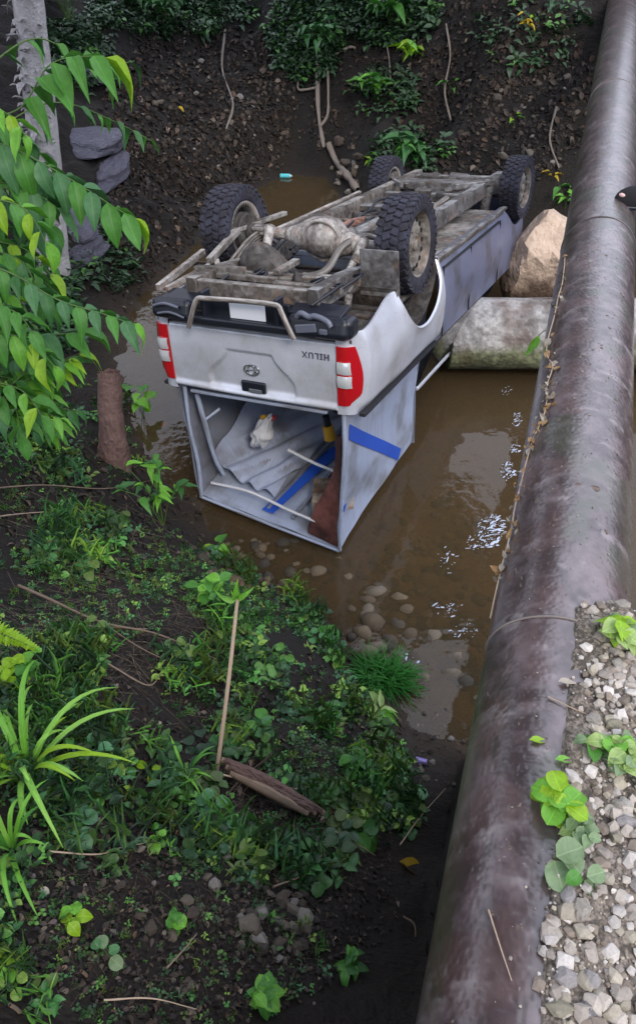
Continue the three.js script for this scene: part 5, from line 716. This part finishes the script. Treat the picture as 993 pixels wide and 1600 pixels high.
// ---- single leaves and litter
{
  const r = rng(401); const flat = (label, u, v, L, mat, kind = 'oval', ratio = 0.5, name = 'fallen_leaf') => { const p = hit(u, v), n = slopeN(p.x, p.z); const m = single(name, LF[kind][1], mat, label, 'leaf', arr(p.addScaledVector(n, 0.012))); m.quaternion.copy(leafQ(V(0.9, -0.25, 0.45), n)); m.scale.set(L * ratio, L, L); return m; };
  flat('large yellow fallen leaf beside the big pipe', 622, 1350, 0.17, L_.gold, 'oval', 0.55);
  flat('yellow leaf lying on the dark leaf litter of the far bank', 278, 168, 0.12, L_.yellow);
  flat('yellow fallen leaf on the soil right of the arching grass', 190, 1232, 0.06, L_.lime);
  flat('pale dry leaf on the soil at the lower left', 60, 1392, 0.05, L_.dry);
  { const p = hit(656, 1190), t = thing('drink_can', 'small crushed purple and black can on the stony bank', 'can', arr(p)); const g = cyl([-0.03, 0.025, 0], [0.035, 0.03, 0.02], 0.022, 0.02, 14), q = g.attributes.position; for (let i = 0; i < q.count; i++) q.setY(i, q.getY(i) * (0.75 + 0.25 * noise(q.getX(i) * 60 + 5, 3))); g.computeVertexNormals(); part('can_body', g, std({ color: col(0.28, 0.22, 0.5), roughness: 0.3, metalness: 0.4 }), t); part('can_end', cyl([-0.031, 0.025, 0], [-0.04, 0.024, 0], 0.019, 0.015, 14), M.black, t); }
  { const p = hit(446, 277, true), t = thing('bottle', 'small turquoise plastic bottle floating on the pool', 'bottle', arr(p)); part('body', cyl([-0.09, 0.025, 0], [0.07, 0.025, 0.01], 0.035, 0.035, 12), std({ color: col(0.1, 0.55, 0.6), roughness: 0.3 }), t); part('neck', cyl([0.07, 0.025, 0.01], [0.11, 0.025, 0.012], 0.03, 0.012, 12), std({ color: col(0.5, 0.65, 0.7), roughness: 0.3 }), t); }
  { const p = hit(258, 664), m = single('plastic_scrap', LF.round[0], std({ color: col(0.55, 0.1, 0.06), roughness: 0.5 }), 'small orange-red plastic scrap on the mud left of the canopy', 'litter', [p.x, p.y + 0.03, p.z]); m.scale.setScalar(0.07); }
}
// ---- dry vine along the pipe, twigs and dust on it
{
  const b = onPipe(2, -1.2, 0.01), t = thing('dry_vine', 'dry vine with pale withered leaves clinging to the left side of the big pipe', 'vine', arr(b)), r = rng(501), pts = [];
  for (let s = 1.5; s < 4.1; s += 0.12) pts.push(onPipe(s, -1.1 + 0.55 * (noise(s * 1.9, 3) - 0.5) + 0.25 * (noise(s * 6, 9) - 0.5), 0.003 + 0.012 * noise(s * 2.3, 8)).sub(b));
  part('vine_stem', tube(pts.map(arr), 0.0028, 220, 5), M.dryStick, t);
  const c = new THREE.CatmullRomCurve3(pts);
  for (let i = 0; i < 230; i++) { const q = i < 150 ? 0.06 + 0.42 * r() : r(), p = c.getPointAt(q), d = c.getTangentAt(q), L = 0.018 + 0.045 * r() * r(); p.add(V(0.05 * (r() - 0.3), 0.03 * (r() - 0.4), 0.05 * (r() - 0.5))); leaf(t, p, V(r() - 0.5, 0.5 - r(), r() - 0.5).addScaledVector(d, 1.2 * (r() - 0.2)), L, L * (0.35 + 0.35 * r()), [L_.dry, L_.dryDim, L_.dryDim, L_.dead, L_.dead][Math.floor(r() * 5)], r() < 0.5 ? 'oval' : 'lance', r, V(r() - 0.6, 0.8, r() - 0.3)); }
}
{ // sky glints on the water beside the pipe, put in as flat white specks
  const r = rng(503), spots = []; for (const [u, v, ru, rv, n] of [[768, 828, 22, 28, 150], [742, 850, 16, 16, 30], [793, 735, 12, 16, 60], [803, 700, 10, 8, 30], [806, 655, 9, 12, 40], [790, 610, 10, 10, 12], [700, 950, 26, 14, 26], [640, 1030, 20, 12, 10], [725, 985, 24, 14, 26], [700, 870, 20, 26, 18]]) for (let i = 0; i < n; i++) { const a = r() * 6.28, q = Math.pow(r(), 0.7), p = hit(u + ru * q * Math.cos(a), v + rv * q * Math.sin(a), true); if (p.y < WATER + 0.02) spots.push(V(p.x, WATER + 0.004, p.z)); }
  const im = instances('glint_specks', ROUND[2], std({ color: col(0.7, 0.74, 0.82), roughness: 0.4 }), spots.length, scene, (i, o) => { o.p.copy(spots[i]); o.q.setFromEuler(new THREE.Euler(0, 0.5 + 1.5 * (r() - 0.5), 0)); const L = 0.002 + 0.017 * r() * r() * r(); o.s.set(L * (1.2 + 2 * r()), 0.003, L * (0.4 + 0.6 * r())); o.c.setRGB(0.7, 0.74, 0.82); }); im.userData = { kind: 'stuff', label: 'flat white specks added as sky glints on the stream beside the big pipe', category: 'glint_specks' };
}
{ const o = onPipe(3.3, -1.5, 0.03), t = thing('hanging_leaf', 'single green leaf hanging off the pipe over the water', 'leaf', arr(o)), r = rng(7); leaf(t, V(0, 0, 0), V(-0.5, -0.8, 0.4), 0.12, 0.045, L_.bright, 'lance', r, V(-0.3, 0.4, 1)); part('stem', tube([[0.03, 0.03, 0], [0.015, 0.02, 0], [0, 0, 0]], 0.002, 6, 5), M.stem, t); }
{
  const r = rng(505), n = 260, bits = [];
  for (let i = 0; i < n; i++) { const s = -0.2 + 3.2 * Math.pow(r(), 0.8), a = -0.75 + 1.25 * Math.sqrt(r()); bits.push([onPipe(s, a, 0.002), a]); }
  const im = instances('pipe_grit', STONES[3], M.stoneInst, n, scene, (i, o) => { o.p.copy(bits[i][0]); o.q.copy(randQ(r)); o.s.setScalar(0.001 + 0.005 * r() * r() * r()); const k = 0.3 + 0.8 * r(); o.c.setRGB(0.42 * k, 0.37 * k, 0.33 * k); }); im.userData = { kind: 'stuff', label: 'grit and crumbs scattered on top of the big pipe', category: 'grit' };
  const twig = (label, list, r0) => { const pts = list.map(([s, a, l]) => onPipe(s, a, l)), b = pts[0].clone(), t = thing('dry_twig', label, 'twig', arr(b)); part('twig', tube(pts.map(p => arr(p.sub(b))), r0, 16, 5, 0.5), M.dryStick, t); };
  twig('curved dry twig on the pipe opposite the grey-green leaf', [[0.36, -0.35, 0.006], [0.33, -0.15, 0.012], [0.29, 0.02, 0.01]], 0.0025);
  twig('dry twig crossing the pipe near the bottom', [[0.12, -0.5, 0.005], [0.13, -0.25, 0.012], [0.2, -0.05, 0.012]], 0.0022);
  twig('thin twig forked on the pipe under the lime plant', [[0.62, -0.55, 0.006], [0.56, -0.4, 0.01], [0.5, -0.25, 0.006]], 0.0022);
  twig('pale straw lying across the pipe by the weld seam', [[1.15, -0.2, 0.006], [1.13, 0.1, 0.01], [1.12, 0.3, 0.02]], 0.0024);
  for (const [s, a, label, m] of [[1.02, -0.35, 'small green leaf scrap on the pipe below the weld', L_.lime], [0.98, -0.05, 'narrow green leaf scrap on the pipe near the gravel edge', L_.bright], [1.2, -0.1, 'wide pale dry leaf on the pipe near the gravel', L_.dry]]) { const q = single('leaf_scrap', LF.lance[0], m, label, 'leaf', arr(onPipe(s, a, 0.008))); q.quaternion.copy(leafQ(V(1, 0, 0.1))); q.scale.set(0.02, 0.055, 0.055); }
}
{ // shoe at the right edge of the picture, on the pipe
  const p = onPipe(4.75, 0.78, 0.02), t = thing('shoe', 'black shoe with a pale toe patch on the big pipe at the right edge', 'shoe', arr(p));
  const g = new THREE.SphereGeometry(1, 28, 18), q = g.attributes.position; for (let i = 0; i < q.count; i++) { let x = q.getX(i), y = q.getY(i), z = q.getZ(i); y = Math.max(y, -0.35); const hgt = x < 0 ? 1 + 0.3 * x * 0 : 1 + 0.25 * x; q.setXYZ(i, x * 0.15, (y + 0.35) * 0.09 * (1.15 + 0.5 * smooth(0, 0.8, x)), z * 0.055 * (1 - 0.15 * x)); } g.computeVertexNormals();
  part('upper', boxUV(g), M.blackMatt, t); part('sole', box(0, -0.005, 0, 0.31, 0.03, 0.115, 0.014), M.black, t);
  const e = new THREE.SphereGeometry(0.03, 16, 12); e.scale(1, 0.6, 1); e.translate(-0.1, 0.075, 0.015); part('toe_patch', e, std({ color: col(0.6, 0.4, 0.36), roughness: 0.6 }), t);
  t.rotation.y = -0.2; t.scale.setScalar(0.8);
}

renderer.render(scene, camera);
